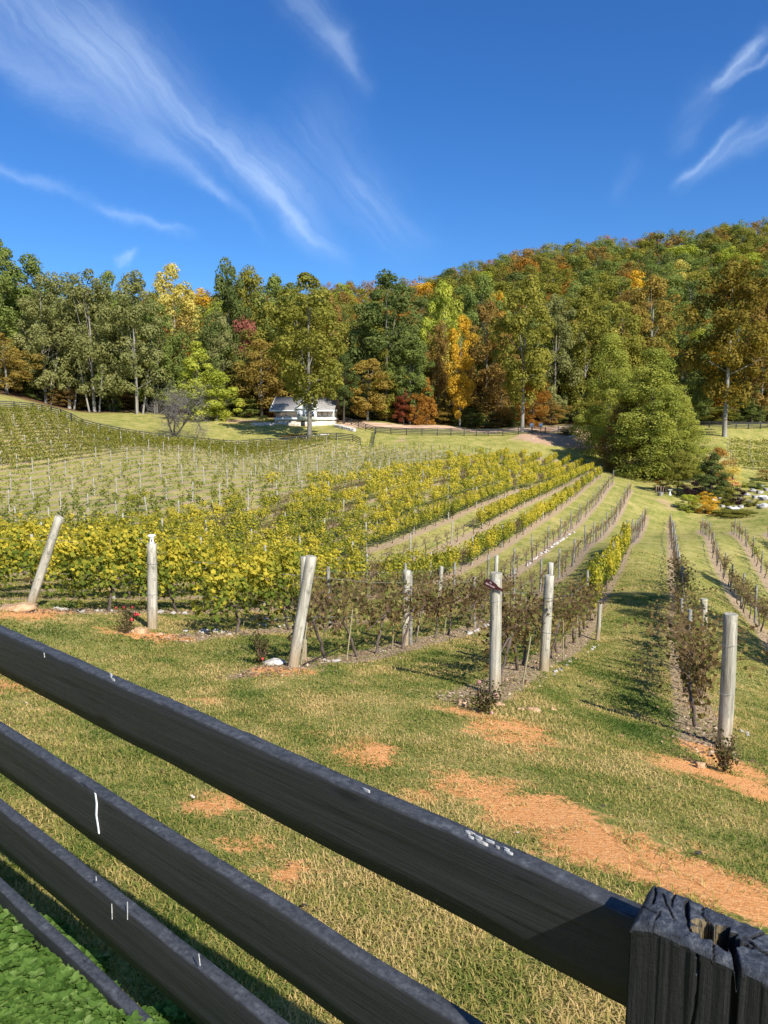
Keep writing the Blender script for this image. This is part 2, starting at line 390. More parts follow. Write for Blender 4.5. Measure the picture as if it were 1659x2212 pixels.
def endgrain_mat():
    t = NT('weathered_black_post'); o = coord(t); g = t.n('ShaderNodeNewGeometry')
    sep = t.n('ShaderNodeSeparateXYZ'); t.l(g.outputs['True Normal'], sep.inputs[0])
    topm = t.ramp(sep.outputs[2], [(.3, 0.0), (.6, 1.0)])
    spot = t.noise(o, 60, 6, .75); spot2 = t.noise(o, 22, 5, .7)
    side = t.ramp(t.noise(t.scale(o, (60, 60, 3)), 1.4, 6, .75), [(.3, (.008, .008, .009)), (.6, (.018, .018, .018)), (.85, (.055, .05, .042))])
    topc = t.ramp(spot, [(.32, (.014, .015, .02)), (.50, (.04, .047, .062)), (.66, (.13, .135, .145))])
    c = t.mix(topm, side, topc)
    pa = attr(t, 'rnd')
    c = t.mix(t.math('MULTIPLY', t.ramp(pa, [(.6, 0.0), (.9, 1.0)]), t.ramp(spot2, [(.38, .2), (.6, .9)])), c, (.26, .19, .09))
    hs = t.math('ADD', t.noise(t.scale(o, (70, 70, 4)), 1.5, 6, .8), t.math('MULTIPLY', spot, .6))
    t.prin(c, .62, t.bump(hs, .9, .006), .35); return t.m
M_POSTBLACK = endgrain_mat()
M_FARFENCE = simple('dark_board_paint', (.02, .022, .025), (.055, .058, .06), 4, .6)

# ------------------------------------------------------------------ world, sun, camera
SUN_T = np.array([-.54, .842]); SUN_T /= np.linalg.norm(SUN_T); ELEV = math.radians(40)
sdir = np.array([SUN_T[0] * math.cos(ELEV), SUN_T[1] * math.cos(ELEV), -math.sin(ELEV)])
sl = bpy.data.lights.new('sun', 'SUN'); sl.energy = 5.0; sl.angle = math.radians(.53); sl.color = (1, .955, .88)
so = bpy.data.objects.new('sun', sl); COL.objects.link(so); so.rotation_euler = Vector(sdir).to_track_quat('-Z', 'Y').to_euler(); so.location = (0, -20, 60)
W = bpy.data.worlds.new('World'); SC.world = W; W.use_nodes = True
wt = W.node_tree; wt.nodes.clear()
class WT(NT):
    def __init__(s): s.t = wt; s.m = None
w = WT()
sky = w.n('ShaderNodeTexSky', sky_type='NISHITA'); sky.sun_disc = False; sky.sun_elevation = ELEV
az = math.atan2(-SUN_T[0], -SUN_T[1])       # direction towards the sun, clockwise from +Y
sky.sun_rotation = az; sky.altitude = 400; sky.air_density = 1.0; sky.dust_density = .9; sky.ozone_density = 3.0
tc = w.n('ShaderNodeTexCoord').outputs['Generated']
sx = w.n('ShaderNodeSeparateXYZ'); w.l(tc, sx.inputs[0])
yy = w.math('MAXIMUM', sx.outputs[1], .02)
U_ = w.math('DIVIDE', sx.outputs[0], yy); V_ = w.math('DIVIDE', sx.outputs[2], yy)
cb = w.n('ShaderNodeCombineXYZ'); w.l(U_, cb.inputs[0]); w.l(V_, cb.inputs[1]); UV = cb.outputs[0]
wn = w.noise(UV, 5.0, 5, .6, 0, 'Color')
vs = w.n('ShaderNodeVectorMath', operation='SUBTRACT'); w.l(wn, vs.inputs[0]); vs.inputs[1].default_value = (.5, .5, .5)
vm = w.n('ShaderNodeVectorMath', operation='SCALE'); w.l(vs.outputs[0], vm.inputs[0]); vm.inputs['Scale'].default_value = .09
va = w.n('ShaderNodeVectorMath', operation='ADD'); w.l(UV, va.inputs[0]); w.l(vm.outputs[0], va.inputs[1]); UVW = va.outputs[0]
_NZ = {}
def streak(p0, p1, w0, w1, inten, fine=44, thr=.35):
    a = ray(*p0); b = ray(*p1); a = a / a[1]; b = b / b[1]
    A = np.array([a[0], a[2]]); B = np.array([b[0], b[2]]); L = np.linalg.norm(B - A); ang = math.atan2(B[1] - A[1], B[0] - A[0])
    mp = w.n('ShaderNodeMapping', vector_type='TEXTURE'); mp.inputs['Location'].default_value = (A[0], A[1], 0); mp.inputs['Rotation'].default_value = (0, 0, ang)
    w.l(UVW, mp.inputs[0]); s = w.n('ShaderNodeSeparateXYZ'); w.l(mp.outputs[0], s.inputs[0])
    S = w.math('DIVIDE', s.outputs[0], L)
    wd = w.math('ADD', w0 / F, w.math('MULTIPLY', w.math('MULTIPLY', S, 1, clamp=True), (w1 - w0) / F))
    q = w.math('DIVIDE', s.outputs[1], wd)
    g = w.math('EXPONENT', w.math('MULTIPLY', w.math('MULTIPLY', q, q), -1.0))
    ends = w.math('MULTIPLY', w.ramp(S, [(0, 0.0), (.3, 1.0), (.6, 1.0), (1, 0.0)], 'EASE'), 1)
    ka = min((-.98, -.85, -.35, .75), key=lambda q_: abs(q_ - ang))
    if ka not in _NZ:
        m2 = w.n('ShaderNodeMapping', vector_type='TEXTURE'); m2.inputs['Rotation'].default_value = (0, 0, ka); w.l(UVW, m2.inputs[0])
        _NZ[ka] = w.ramp(w.noise(w.scale(m2.outputs[0], (3.0, fine, 1)), 1.0, 6, .62, .8), [(thr - .1, .25), (thr + .4, 1.0)])
    nn = _NZ[ka]
    return w.math('MULTIPLY', w.math('MULTIPLY', g, ends), w.math('MULTIPLY', nn, inten * .58))
ST = [((-400, -330), (520, 330), 120, 80, .42), ((40, -30), (760, 520), 85, 34, .38), ((380, 190), (760, 620), 24, 13, .42), ((500, 300), (770, 620), 45, 22, .3),
      ((-340, -130), (480, 420), 44, 30, .30), ((260, 240), (600, 550), 26, 10, .28), ((400, 395), (490, 455), 12, 8, .3),
      ((-120, 340), (250, 450), 18, 12, .3), ((180, 440), (430, 530), 12, 9, .34), ((560, 200), (960, 600), 95, 45, .2), ((700, 330), (960, 560), 30, 20, .16),
      ((590, -120), (800, 240), 42, 24, .26), ((700, 60), (795, 220), 20, 14, .2), ((1515, 215), (1670, 50), 11, 15, .75), ((1540, 200), (1720, 80), 6, 9, .5),
      ((1455, 410), (1640, 250), 8, 12, .5), ((1460, 415), (1760, 215), 18, 24, .3), ((240, 578), (305, 535), 8, 9, .55), ((1450, 330), (1560, 130), 20, 40, .14), ((1310, 450), (1400, 300), 14, 25, .09)]
tot = None
for a in ST:
    q = streak(*a)
    tot = q if tot is None else w.math('SUBTRACT', w.math('ADD', tot, q), w.math('MULTIPLY', tot, q))
tot = w.math('MULTIPLY', tot, 1, clamp=True)
hsv = w.n('ShaderNodeHueSaturation'); hsv.inputs['Saturation'].default_value = 1.25; hsv.inputs['Hue'].default_value = .505; w.l(sky.outputs[0], hsv.inputs['Color'])
skc = w.mix(1.0, hsv.outputs[0], (.62, .88, 1.10), 'MULTIPLY')
skc = w.mix(tot, skc, (6.4, 7.8, 9.6))
bg = w.n('ShaderNodeBackground'); bg.inputs['Strength'].default_value = .1; w.l(skc, bg.inputs[0])
wo = w.n('ShaderNodeOutputWorld'); w.l(bg.outputs[0], wo.inputs[0])

cam = bpy.data.cameras.new('camera'); cam.sensor_fit = 'VERTICAL'; cam.sensor_height = 36; cam.lens = 36 * F / 2212
cam.clip_start = .05; cam.clip_end = 8000
co = bpy.data.objects.new('camera', cam); COL.objects.link(co); co.location = (0, 0, CAMZ); co.rotation_euler = (PI / 2 - PIT, 0, 0)
SC.camera = co
SC.view_settings.view_transform = 'Standard'; SC.view_settings.look = 'None'; SC.view_settings.gamma = 1; SC.view_settings.exposure = .58
SC.cycles.max_bounces = 6; SC.cycles.diffuse_bounces = 3; SC.cycles.transparent_max_bounces = 4

# ------------------------------------------------------------------ ground sheet
angs = np.concatenate([np.arange(-32, 32, .3), np.arange(32, 328, 2.5)])
angs = np.radians(np.unique(np.round(angs, 4)))
rads = np.concatenate([[.25, .5, .8], np.geomspace(1.1, 420, 320), np.geomspace(440, 3500, 14)])
R_, A_ = np.meshgrid(rads, angs, indexing='ij')
gx = (R_ * np.sin(A_)).ravel(); gy = (R_ * np.cos(A_)).ravel(); gz = H(gx, gy)
far = np.clip((np.hypot(gx, gy) - 900) / 400, 0, 1); gz = gz * (1 - far)
rr = np.hypot(gx, gy)
gz += (vnoise(gx, gy, 1.3, 1) - .5) * .05 * np.clip(rr / 4, 0, 1) * (rr < 300)
gz += (vnoise(gx, gy, .25, 2) - .5) * .08 * np.clip((rr - 14) / 20, 0, 1) * (rr < 300)
nr, na = R_.shape
idx = np.arange(nr * na).reshape(nr, na)
i0 = idx[:-1, :]; i1 = idx[1:, :]
q = np.stack([i0, i1, np.roll(i1, -1, 1), np.roll(i0, -1, 1)], -1).reshape(-1, 4)[:, ::-1]
gm = MB(); cv = np.array([[0, 0, h1(0, 0)]])
gm.add(np.stack([gx, gy, gz], -1), q)
tri = np.stack([np.full(na, nr * na), idx[0], np.roll(idx[0], -1)], -1)[:, ::-1]
gm.v.append(cv); gm.order.append((tri, np.full(na, .5))); gm.n += 1
# soft fields painted as attributes: bare clay, litter, wood floor, lush grass
def ell(px, py, rx, ry, ang=0):
    c = ground(px, py); d = c[1]
    a = ground(px, py - ry); b = ground(px, py + ry)
    return (c[0], c[1], rx * d / F, max(.15, abs(a[1] - b[1]) / 2))
CLAY = [(1100, 1578, 85, 28, 1), (1000, 1535, 65, 12, .75), (790, 1625, 80, 30, .75), (700, 1590, 60, 15, .4), (1020, 1700, 130, 30, .8), (1180, 1760, 130, 45, 1),
        (1300, 1830, 150, 50, 1.1), (1480, 1900, 180, 55, 1.2), (1620, 1950, 140, 50, 1.2), (1520, 1665, 110, 25, 1), (1620, 1700, 80, 30, 1.1), (1560, 1640, 60, 25, 1),
        (320, 1372, 110, 10, .8), (60, 1325, 70, 14, .9), (60, 1480, 80, 25, .8), (200, 1530, 70, 20, .5), (600, 1450, 90, 14, .6), (480, 1740, 90, 35, .55), (620, 1880, 130, 40, .5),
        (540, 1820, 70, 25, .45), (560, 1330, 60, 8, .4), (900, 1720, 60, 20, .6), (1500, 1830, 60, 25, .5), (430, 1515, 60, 12, .45), (130, 2010, 60, 30, .35)]
EL = [ell(*c[:4]) + (c[4],) for c in CLAY]
def clayfield(x, y):
    f = np.zeros_like(x)
    for cx, cy, rx, ry, k in EL:
        d = ((x - cx) / rx) ** 2 + ((y - cy) / ry) ** 2
        f = np.maximum(f, k * np.exp(-d * .8))
    return f
LUSH = [(1400, 1590, 70, 25, 1), (1430, 1530, 60, 40, .8), (760, 1360, 120, 20, .6), (540, 1500, 60, 12, .7), (1200, 1500, 50, 20, .6), (640, 1000, 1, 1, 0)]
EL2 = [ell(*c[:4]) + (c[4],) for c in LUSH]
def lushfield(x, y):
    f = np.zeros_like(x)
    for cx, cy, rx, ry, k in EL2:
        f = np.maximum(f, k * np.exp(-(((x - cx) / rx) ** 2 + ((y - cy) / ry) ** 2)))
    return f
FARCLAY = [ell(*c[:4]) + (c[4],) for c in [(760, 905, 60, 8, 1), (900, 912, 110, 6, 1), (1060, 918, 120, 6, .9), (1180, 925, 90, 7, .9), (520, 910, 60, 4, .9), (1215, 948, 95, 14, 1.4), (870, 950, 30, 8, .5), (1440, 1090, 40, 18, .5), (1540, 985, 50, 20, .5)]]
def farclay(x, y):
    f = np.zeros_like(x)
    for cx, cy, rx, ry, k in FARCLAY: f = np.maximum(f, k * np.exp(-(((x - cx) / rx) ** 2 + ((y - cy) / ry) ** 2) * .9))
    return f
# edge of the vineyard seen on its far side
FENCE_PX = [(-300, 850), (-100, 862), (0, 885), (70, 889), (140, 906), (182, 928), (250, 941), (307, 951), (400, 962), (520, 968), (600, 962), (660, 957), (690, 953), (735, 951), (775, 957), (800, 963), (850, 968), (1000, 978), (1150, 986), (1250, 994), (1300, 1020), (1700, 1020)]
FPX = np.array(FENCE_PX, float)
ENDY = {2: 70, 1: 72, 0: 76, -1: 76, -2: 90, -3: 94, -4: 101, -5: 110, -6: 120, 3: 68, 4: 66}
def in_field(x, y, z, k):
    if k in ENDY and y > ENDY[k]: return False
    px, py = proj((x, y, z))
    if py < np.interp(px, FPX[:, 0], FPX[:, 1]) + 3: return False
    return True
STARTY = {0: 8.6, -1: 9.5, -2: 10.1, -3: 12.7, -4: 13.3, 1: 9, 2: 14, 3: 20, 4: 26}
def starty(k): return STARTY.get(k, 14 + (-4 - k) * .3 if k < -4 else 30)
wq = MB
ga = {}
pxy = np.array([proj(p) for p in np.stack([gx, gy, gz], -1)])
kk = np.round(rowk(gx, gy)).astype(int)
sy = np.array([starty(int(k)) for k in range(-60, 60)])[np.clip(kk + 60, 0, 119)]
ey = np.array([ENDY.get(int(k), 400) for k in range(-60, 60)])[np.clip(kk + 60, 0, 119)]
field = (gy > sy - .8) & (gy < ey + 1) & (kk <= 4) & (pxy[:, 1] > np.interp(pxy[:, 0], FPX[:, 0], FPX[:, 1]) + 1) & (rr < 170)
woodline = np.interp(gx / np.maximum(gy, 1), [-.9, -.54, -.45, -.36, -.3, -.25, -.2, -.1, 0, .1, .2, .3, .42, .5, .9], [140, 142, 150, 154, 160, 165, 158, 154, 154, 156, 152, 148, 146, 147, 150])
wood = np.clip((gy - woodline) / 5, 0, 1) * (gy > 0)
back = (np.abs(A_.ravel() - 0) > 1.2)
def put(me, name, vals):
    a = me.attributes.new(name, 'FLOAT', 'POINT'); v = np.concatenate([vals, [0]]).astype(np.float32); a.data.foreach_set('value', v)
def ground_mat():
    t = NT('grass_ground'); P = wpos(t); Pf = t.scale(P, (1, 1, .2))
    fine = t.noise(Pf, 34, 5, .75); mid = t.noise(Pf, 3.2, 5, .65); big = t.noise(Pf, .45, 4, .6); vb = t.noise(Pf, .08, 3, .6)
    k = t.math('ADD', t.math('MULTIPLY', mid, .40), t.math('ADD', t.math('MULTIPLY', big, .38), t.math('MULTIPLY', fine, .34)))
    g = t.ramp(k, [(.38, (.06, .10, .016)), (.47, (.15, .18, .032)), (.57, (.31, .28, .075)), (.69, (.50, .39, .15))])
    g = t.mix(t.math('MULTIPLY', attr(t, 'lush'), .85), g, t.mix(fine, (.04, .09, .012), (.12, .2, .035)))
    # rows: bare litter strips under the vines, mown stripes between
    s = t.n('ShaderNodeSeparateXYZ'); t.l(P, s.inputs[0])
    ym = t.math('SUBTRACT', s.outputs[1], 12.0)
    num = t.math('SUBTRACT', t.math('SUBTRACT', s.outputs[0], RA), t.math('MULTIPLY', ym, RM))
    den = t.math('MAXIMUM', t.math('SUBTRACT', RB, t.math('MULTIPLY', t.math('MULTIPLY', ym, RC), t.math('LESS_THAN', num, 0.0))), .8)
    u = t.math('DIVIDE', num, den)
    d = t.math('PINGPONG', u, .5)
    e = t.math('ADD', d, t.math('MULTIPLY', t.math('SUBTRACT', mid, .5), .20))
    strip = t.math('MULTIPLY', t.ramp(e, [(.09, 1.0), (.17, 0.0)]), attr(t, 'field'))
    litter = t.ramp(t.noise(Pf, 16, 5, .75), [(.35, (.15, .10, .06)), (.48, (.34, .24, .14)), (.60, (.50, .38, .24)), (.72, (.62, .52, .38))])
    stripes = t.math('SINE', t.math('MULTIPLY', u, 2 * PI * 3))
    stripem = t.math('MULTIPLY', t.math('MULTIPLY', stripes, .5), attr(t, 'field'))
    g = t.mix(t.math('ADD', t.math('MULTIPLY', stripem, .5), .0, clamp=True), g, (.36, .31, .12))
    g = t.mix(t.math('MULTIPLY', attr(t, 'tuft'), 1.0), g, t.mix(fine, (.10, .13, .035), (.30, .28, .11)))
    g = t.mix(strip, g, litter)
    cn = t.math('ADD', attr(t, 'clay'), t.math('MULTIPLY', t.math('SUBTRACT', t.math('ADD', t.math('MULTIPLY', mid, .5), t.math('MULTIPLY', t.noise(Pf, 11, 4, .75), .5)), .5), 2.6))
    clay = t.ramp(t.noise(Pf, 22, 6, .8), [(.3, (.50, .17, .045)), (.48, (.84, .36, .115)), (.66, (.92, .50, .21))])
    clay = t.mix(t.math('MULTIPLY', big, .15), clay, (.62, .42, .22))
    g = t.mix(t.ramp(cn, [(.30, 0.0), (.52, 1.0)]), g, clay)
    fc = t.ramp(t.math('ADD', attr(t, 'farclay'), t.math('MULTIPLY', t.math('SUBTRACT', big, .5), .6)), [(.35, 0.0), (.6, 1.0)])
    g = t.mix(fc, g, t.mix(t.noise(Pf, 2, 4, .7), (.30, .15, .085), (.58, .42, .28)))
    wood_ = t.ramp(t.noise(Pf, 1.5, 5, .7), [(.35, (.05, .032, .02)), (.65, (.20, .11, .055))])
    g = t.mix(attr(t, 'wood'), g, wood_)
    hh = t.math('ADD', fine, t.math('MULTIPLY', mid, .6))
    t.prin(g, .95, t.bump(hh, .7, .05), .1); return t.m
M_GROUND = ground_mat()
go = gm.build('ground', M_GROUND, None, True)
tag(go, 'grassy vineyard slope with orange clay patches and mown strips', 'ground', None, 'structure')
me = go.data
put(me, 'clay', clayfield(gx, gy)); put(me, 'lush', lushfield(gx, gy)); put(me, 'farclay', farclay(gx, gy)); put(me, 'field', field.astype(float))
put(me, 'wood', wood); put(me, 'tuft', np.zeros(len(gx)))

# ------------------------------------------------------------------ foreground board fence
fd = ray(-1100, 872); fd /= np.linalg.norm(fd); fh = fd.copy(); fh[2] = 0; fh /= np.linalg.norm(fh); fn = np.array([fh[1], -fh[0], 0.])
RISE = fd[2] / math.hypot(fd[0], fd[1])
Q0 = ray(1380, 1945) * 1.07; Q0[2] += CAMZ
def on_rail(px, py, nd=None):
    r = ray(px, py); nd = .974 if nd is None else nd
    p = r * (nd / (r @ fn)); return p
fence = empty('board_fence', (Q0[0], Q0[1], 0), 0, 'black painted four rail board fence across the foreground', 'fence')
fx = np.array([Q0[0], Q0[1], 0])
def fpt(s, n_, z): # s along the fence from the post, n_ outwards, z absolute -> local
    p = fh * s + fn * n_; return (p[0], p[1], z)
s0 = float(Q0 @ fh); n0 = float(Q0 @ fn)
for ri, (dz, hh_) in enumerate([(0, .148), (-.358, .158), (-.66, .158), (-.985, .15)]):
    mb = MB(); L0, L1 = -.25, 7.5; NS = 260
    ss = np.linspace(L0, L1, NS)
    prof = [(-.038, 0), (-.038, .25), (-.038, .5), (-.038, .75), (-.038, .972), (-.0355, .997), (-.018, 1.002), (-.003, .997), (0, .97), (0, .5), (0, 0)]
    rgf = np.random.default_rng(40 + ri)
    wob = np.interp(ss, np.linspace(L0, L1, 40), rgf.normal(0, 1, 40)); wob2 = np.interp(ss, np.linspace(L0, L1, 110), rgf.normal(0, 1, 110))
    V = []
    for i, s in enumerate(ss):
        for j, (n_, hfr) in enumerate(prof):
            e = 1 if .9 < hfr else 0
            z = Q0[2] + RISE * s + dz - hh_ + hh_ * hfr + wob[i] * .0010 + (wob2[i] * .0007 + rgf.normal(0, .00025)) * e - (abs(wob2[i]) * .0006 if hfr == 0 else 0)
            V.append(fpt(s, n_ + wob[i] * .0006 + (rgf.normal(0, .0003) if e else 0), z))
    m = len(prof); i, j = np.meshgrid(np.arange(NS - 1), np.arange(m), indexing='ij')
    a = (i * m + j).ravel(); b = (i * m + (j + 1) % m).ravel()
    mb.add(V, np.stack([a, a + m, b + m, b], -1)); mb.add([V[k] for k in range(m)], [list(range(m))]); mb.add([V[-m + k] for k in range(m)], [list(range(m))[::-1]])
    r_ = mb.build('rail', None, fence, False); 
    # local axes along the board so that the grain runs lengthwise
    ang = math.atan2(fh[1], fh[0]); Mr = Matrix.Rotation(ang, 4, 'Z'); r_.data.transform(Mr.inverted()); r_.rotation_euler = (0, 0, ang)
    r_.data.materials.append(M_FENCE)
    r_['label'] = ['topmost rail partly in the shadow of the post', 'second rail with a white drip', 'third rail with small white streaks', 'lowest rail sinking into the mint'][ri]
# further post of the fence, out on the left, holds the rails
def fence_post_far(s):
    mb = MB(); V = []
    mb.box(-.06, .06, -.05, .05, -1.5, .02)
    o = mb.build('post', M_FENCE, fence); o.location = fpt(s, .06, Q0[2] + RISE * s); o.rotation_euler = (0, 0, math.atan2(fh[1], fh[0]))
fence_post_far(3.9); fence_post_far(7.2)
# white paint / droppings on the rails
def drip(pts, wd, name, nd=.974):
    mb = MB(); P = [on_rail(*p, nd=nd - .0015) for p in pts]
    P = [np.array([p[0], p[1], p[2] + CAMZ]) - fx for p in P]
    n_ = len(P); V = []
    for i, p in enumerate(P):
        f = wd * (.55 + .45 * math.sin(PI * (i + .6) / (n_ + .2)))
        for (a_, b_) in ((-1, 0), (1, 0), (.6, -.0022), (-.6, -.0022)): V.append(p + fh * a_ * f * .5 + fn * b_)
    i, j = np.meshgrid(np.arange(n_ - 1), np.arange(4), indexing='ij'); a = (i * 4 + j).ravel(); b = (i * 4 + (j + 1) % 4).ravel()
    mb.add(V, np.stack([a, b, b + 4, a + 4], -1)); mb.add([V[k] for k in range(4)], [[0, 1, 2, 3]]); mb.add([V[-4 + k] for k in range(4)], [[3, 2, 1, 0]])
    o = mb.build(name, M_CHIP if wd < .003 else M_WHITE, fence)
drip([(206, 1713), (209, 1735), (208, 1760), (212, 1785), (214, 1800)], .011, 'white_drip')
for p in [((208, 1893), (209, 1902)), ((242, 1952), (243, 1985)), ((276, 1948), (276, 1986)), ((96, 1410), (97, 1420)), ((430, 2060), (433, 2085))]: 
    drip([p[0], ((p[0][0] + p[1][0]) / 2, (p[0][1] + p[1][1]) / 2), p[1]], .0026, 'white_drip')
def chips(p0, p1, dz, nn, seed):
    rg = np.random.default_rng(seed); mb = MB()
    a = float(on_rail(*p0, nd=.99) @ fh); b = float(on_rail(*p1, nd=.99) @ fh)
    for _ in range(nn):
        s = a + (b - a) * rg.random() - s0; l = rg.uniform(.004, .018); w_ = rg.uniform(.0005, .0012); nn_ = rg.uniform(-.03, -.012)
        z = Q0[2] + RISE * s + dz + .0045; k = 7
        t = np.arange(k) * 2 * PI / k; rd_ = rg.uniform(.6, 1.1, k)
        top = [np.array(fpt(s + math.cos(q) * l * r, nn_ + math.sin(q) * w_ * r, z)) for q, r in zip(t, rd_)]
        bot = [p - np.array([0, 0, .006]) for p in top]
        mb.add(top + bot, [list(range(k))]); mb.add(top + bot, [[i, i + k, (i + 1) % k + k, (i + 1) % k] for i in range(k)])
    mb.build('paint_chip', M_CHIP, fence)
chips((1000, 1770), (1110, 1815), 0, 11, 3); chips((215, 1428), (250, 1440), 0, 3, 4); chips((770, 1660), (800, 1680), 0, 1, 5)

# weathered post with rotten top
def black_post():
    TOPZ = -.648 + CAMZ; W_, D_ = .34, .091; sR = .291 - s0           # left edge measured along the fence
    nx, ny = 210, 60; rg = np.random.default_rng(5)
    uu = np.linspace(0, 1, nx); vv = np.linspace(0, 1, ny)
    U, Vv = np.meshgrid(uu, vv, indexing='ij')
    # rounded outline
    X = U * W_; Y = Vv * D_
    e = np.minimum.reduce([X, Y, D_ - Y]); 
    def n2(x, y, s, sd): return vnoise(x + 50, y + 50, s, sd) - .5
    Z = -.010 * np.clip(1 - e / .010, 0, 1) ** 2 + n2(X, Y, 120, 3) * .0016 + n2(X, Y, 40, 4) * .0018 + n2(X, Y, 320, 9) * .0009
    Z -= .012 * (X / W_)
    Z -= .02 * np.clip(1 - X / .03, 0, 1) * np.clip(Y / D_ * -1 + .75, 0, 1)
    # cracks running across the top, roughly square to the long side and curving
    cr_ = np.zeros_like(Z)
    for (x0, y0, x1, y1, wd, dp) in [(.006, .09, .016, .045, .0022, .012), (.03, .09, .038, .055, .0018, .010), (.018, .07, .05, .03, .0018, .010), (.05, .075, .058, .048, .004, .02), (.058, .05, .07, .022, .003, .012),
                                     (.07, .09, .074, .06, .0016, .008), (.0, .04, .03, .022, .0016, .008), (.074, .06, .09, .05, .0018, .01), (.03, .03, .028, .0, .0016, .01), (.118, .03, .131, .0, .005, .05), (.128, .052, .19, .03, .003, .025), (.135, .06, .15, .09, .003, .02), (.2, .09, .205, .0, .002, .015), (.23, .09, .24, .0, .002, .015),
                                     (.10, .02, .105, 0, .0016, .01), (.16, .05, .2, .09, .002, .02)]:
        L = math.hypot(x1 - x0, y1 - y0); tx, ty = (x1 - x0) / L, (y1 - y0) / L
        wx = n2(X, Y, 90, 11) * .0025
        s = (X - x0) * tx + (Y - y0) * ty; d = np.abs((X - x0 + wx) * -ty + (Y - y0 + wx) * tx)
        wd *= .5; dp *= .6; m = np.exp(-(d / wd) ** 2) * (s > -.002) * (s < L + .002); cr_ = np.maximum(cr_, m * dp)
    Z -= cr_
    # rotten hollow
    hx, hy = .100, .038
    ang = np.arctan2((Y - hy) / .019, (X - hx) / .030); rad = np.hypot((X - hx) / .030, (Y - hy) / .019)
    edge = 1 + .16 * np.sin(ang * 5 + 1) + .14 * np.sin(ang * 9 + .4) + .10 * np.sin(ang * 15)
    hole = np.clip((edge - rad) / .12, 0, 1)
    Z -= hole * (.055 + n2(X, Y, 160, 8) * .03)
    rndv = np.clip(1 - np.abs(rad - edge * .97) / .30, 0, 1) * np.clip((.13 - X) / .04, 0, 1) * (Z < -.0)
    # ring of the perimeter going down the sides
    mb = MB(); 
    def loc(x, y, z):
        s = sR - x; n_ = (.976 - n0) - D_ + y
        p = fh * s + fn * n_; return (p[0], p[1], TOPZ + z)
    Vt = np.array([loc(X[i, j], Y[i, j], Z[i, j]) for i in range(nx) for j in range(ny)])
    ii, jj = np.meshgrid(np.arange(nx - 1), np.arange(ny - 1), indexing='ij'); a = (ii * ny + jj).ravel()
    rf = rndv[:-1, :-1].ravel()
    mb.add(Vt, np.stack([a, a + 1, a + ny + 1, a + ny], -1), rf)
    per = [(i, 0) for i in range(nx - 1, -1, -1)] + [(0, j) for j in range(1, ny)] + [(i, ny - 1) for i in range(1, nx)] + [(nx - 1, j) for j in range(ny - 2, 0, -1)]
    zs = np.concatenate([[0], -np.geomspace(.004, .9, 46)])
    gr = {}
    S = []
    ns = len(per)
    gp = vnoise(np.arange(ns) * 1.0, np.zeros(ns), .35, 21) * .6 + vnoise(np.arange(ns) * 1.0, np.zeros(ns), .9, 22) * .4
    for zi, z in enumerate(zs):
        for k, (i, j) in enumerate(per):
            x, y = X[i, j], Y[i, j]
            drift = vnoise(np.array([k * .35]), np.array([z * 9.]), .5, 25)[0]
            g = (gp[k] - .5) * .0020 + (drift - .5) * .0022
            cracks = 0
            if abs(x - .131 - z * .008) < .0040 and j == 0: cracks = .022
            if abs(x - .085 + math.sin(z * 30) * .003) < .0014 and j == 0 and z > -.25: cracks = .006
            if abs(x - .205 - math.sin(z * 20) * .002) < .0016 and j == 0: cracks = .008
            if zi == 0: dd = 0
            else: dd = g - cracks
            nxn = 0; nyn = 0
            if j == 0: nyn = -1
            elif j == ny - 1: nyn = 1
            if i == 0: nxn = -1
            cut = .006 if (i == 0 and j in (0, ny - 1)) else 0
            S.append(loc(x + nxn * dd + (cut if i == 0 else 0) * (zi > 0), y + nyn * dd, (Z[i, j] + z) if zi < 6 else Z[i, j] * max(0, 1 - zi / 30) + z))
    i, j = np.meshgrid(np.arange(len(zs) - 1), np.arange(ns), indexing='ij'); a = (i * ns + j).ravel(); b = (i * ns + (j + 1) % ns).ravel()
    mb.add(S, np.stack([a, b, b + ns, a + ns], -1), np.zeros(len(a)))
    o = mb.build('post', None, fence); ang_ = math.atan2(fh[1], fh[0]); Mr = Matrix.Rotation(ang_, 4, 'Z'); o.data.transform(Mr.inverted()); o.rotation_euler = (0, 0, ang_)
    o.data.materials.append(M_POSTBLACK)
    o['label'] = 'cracked black post with a rotten hollow in its top'
black_post()

# ------------------------------------------------------------------ grass and mint close to the camera (uncountable)
def near_points(n, rmin, rmax, amax=33, power=1.3, seed=1):
    rg = np.random.default_rng(seed)
    r = (rmin ** (2 - power) + rg.random(n) * (rmax ** (2 - power) - rmin ** (2 - power))) ** (1 / (2 - power))
    a = np.radians(rg.uniform(-amax, amax, n)); x = r * np.sin(a); y = r * np.cos(a); return x, y, r, rg
def gheight(x, y):
    z = H(x, y); r = np.hypot(x, y)
    z += (vnoise(x, y, 1.3, 1) - .5) * .05 * np.clip(r / 4, 0, 1); z += (vnoise(x, y, .25, 2) - .5) * .08 * np.clip((r - 14) / 20, 0, 1); return z
x, y, r, rg = near_points(620000, 1.6, 44, 33, 1.25, 11)
x2, y2, r2, _r = near_points(90000, 1.6, 16, 62, 1.2, 12); side_ = np.abs(np.degrees(np.arctan2(x2, y2))) > 32.5
x = np.concatenate([x, x2[side_]]); y = np.concatenate([y, y2[side_]]); r = np.concatenate([r, r2[side_]])
cf = clayfield(x, y) + (vnoise(x, y, 3.2, 31) - .5) * .7 + (vnoise(x, y, 9, 32) - .5) * .8
keep = (cf < .30 + .75 * rg.random(len(x)) ** 2.2) & (rg.random(len(x)) < 1.25 - r / 44)
u = rowk(x, y); dd = np.abs(u - np.round(u)); kq = np.round(u).astype(int)
syq = np.array([starty(int(k)) for k in range(-60, 60)])[np.clip(kq + 60, 0, 119)]
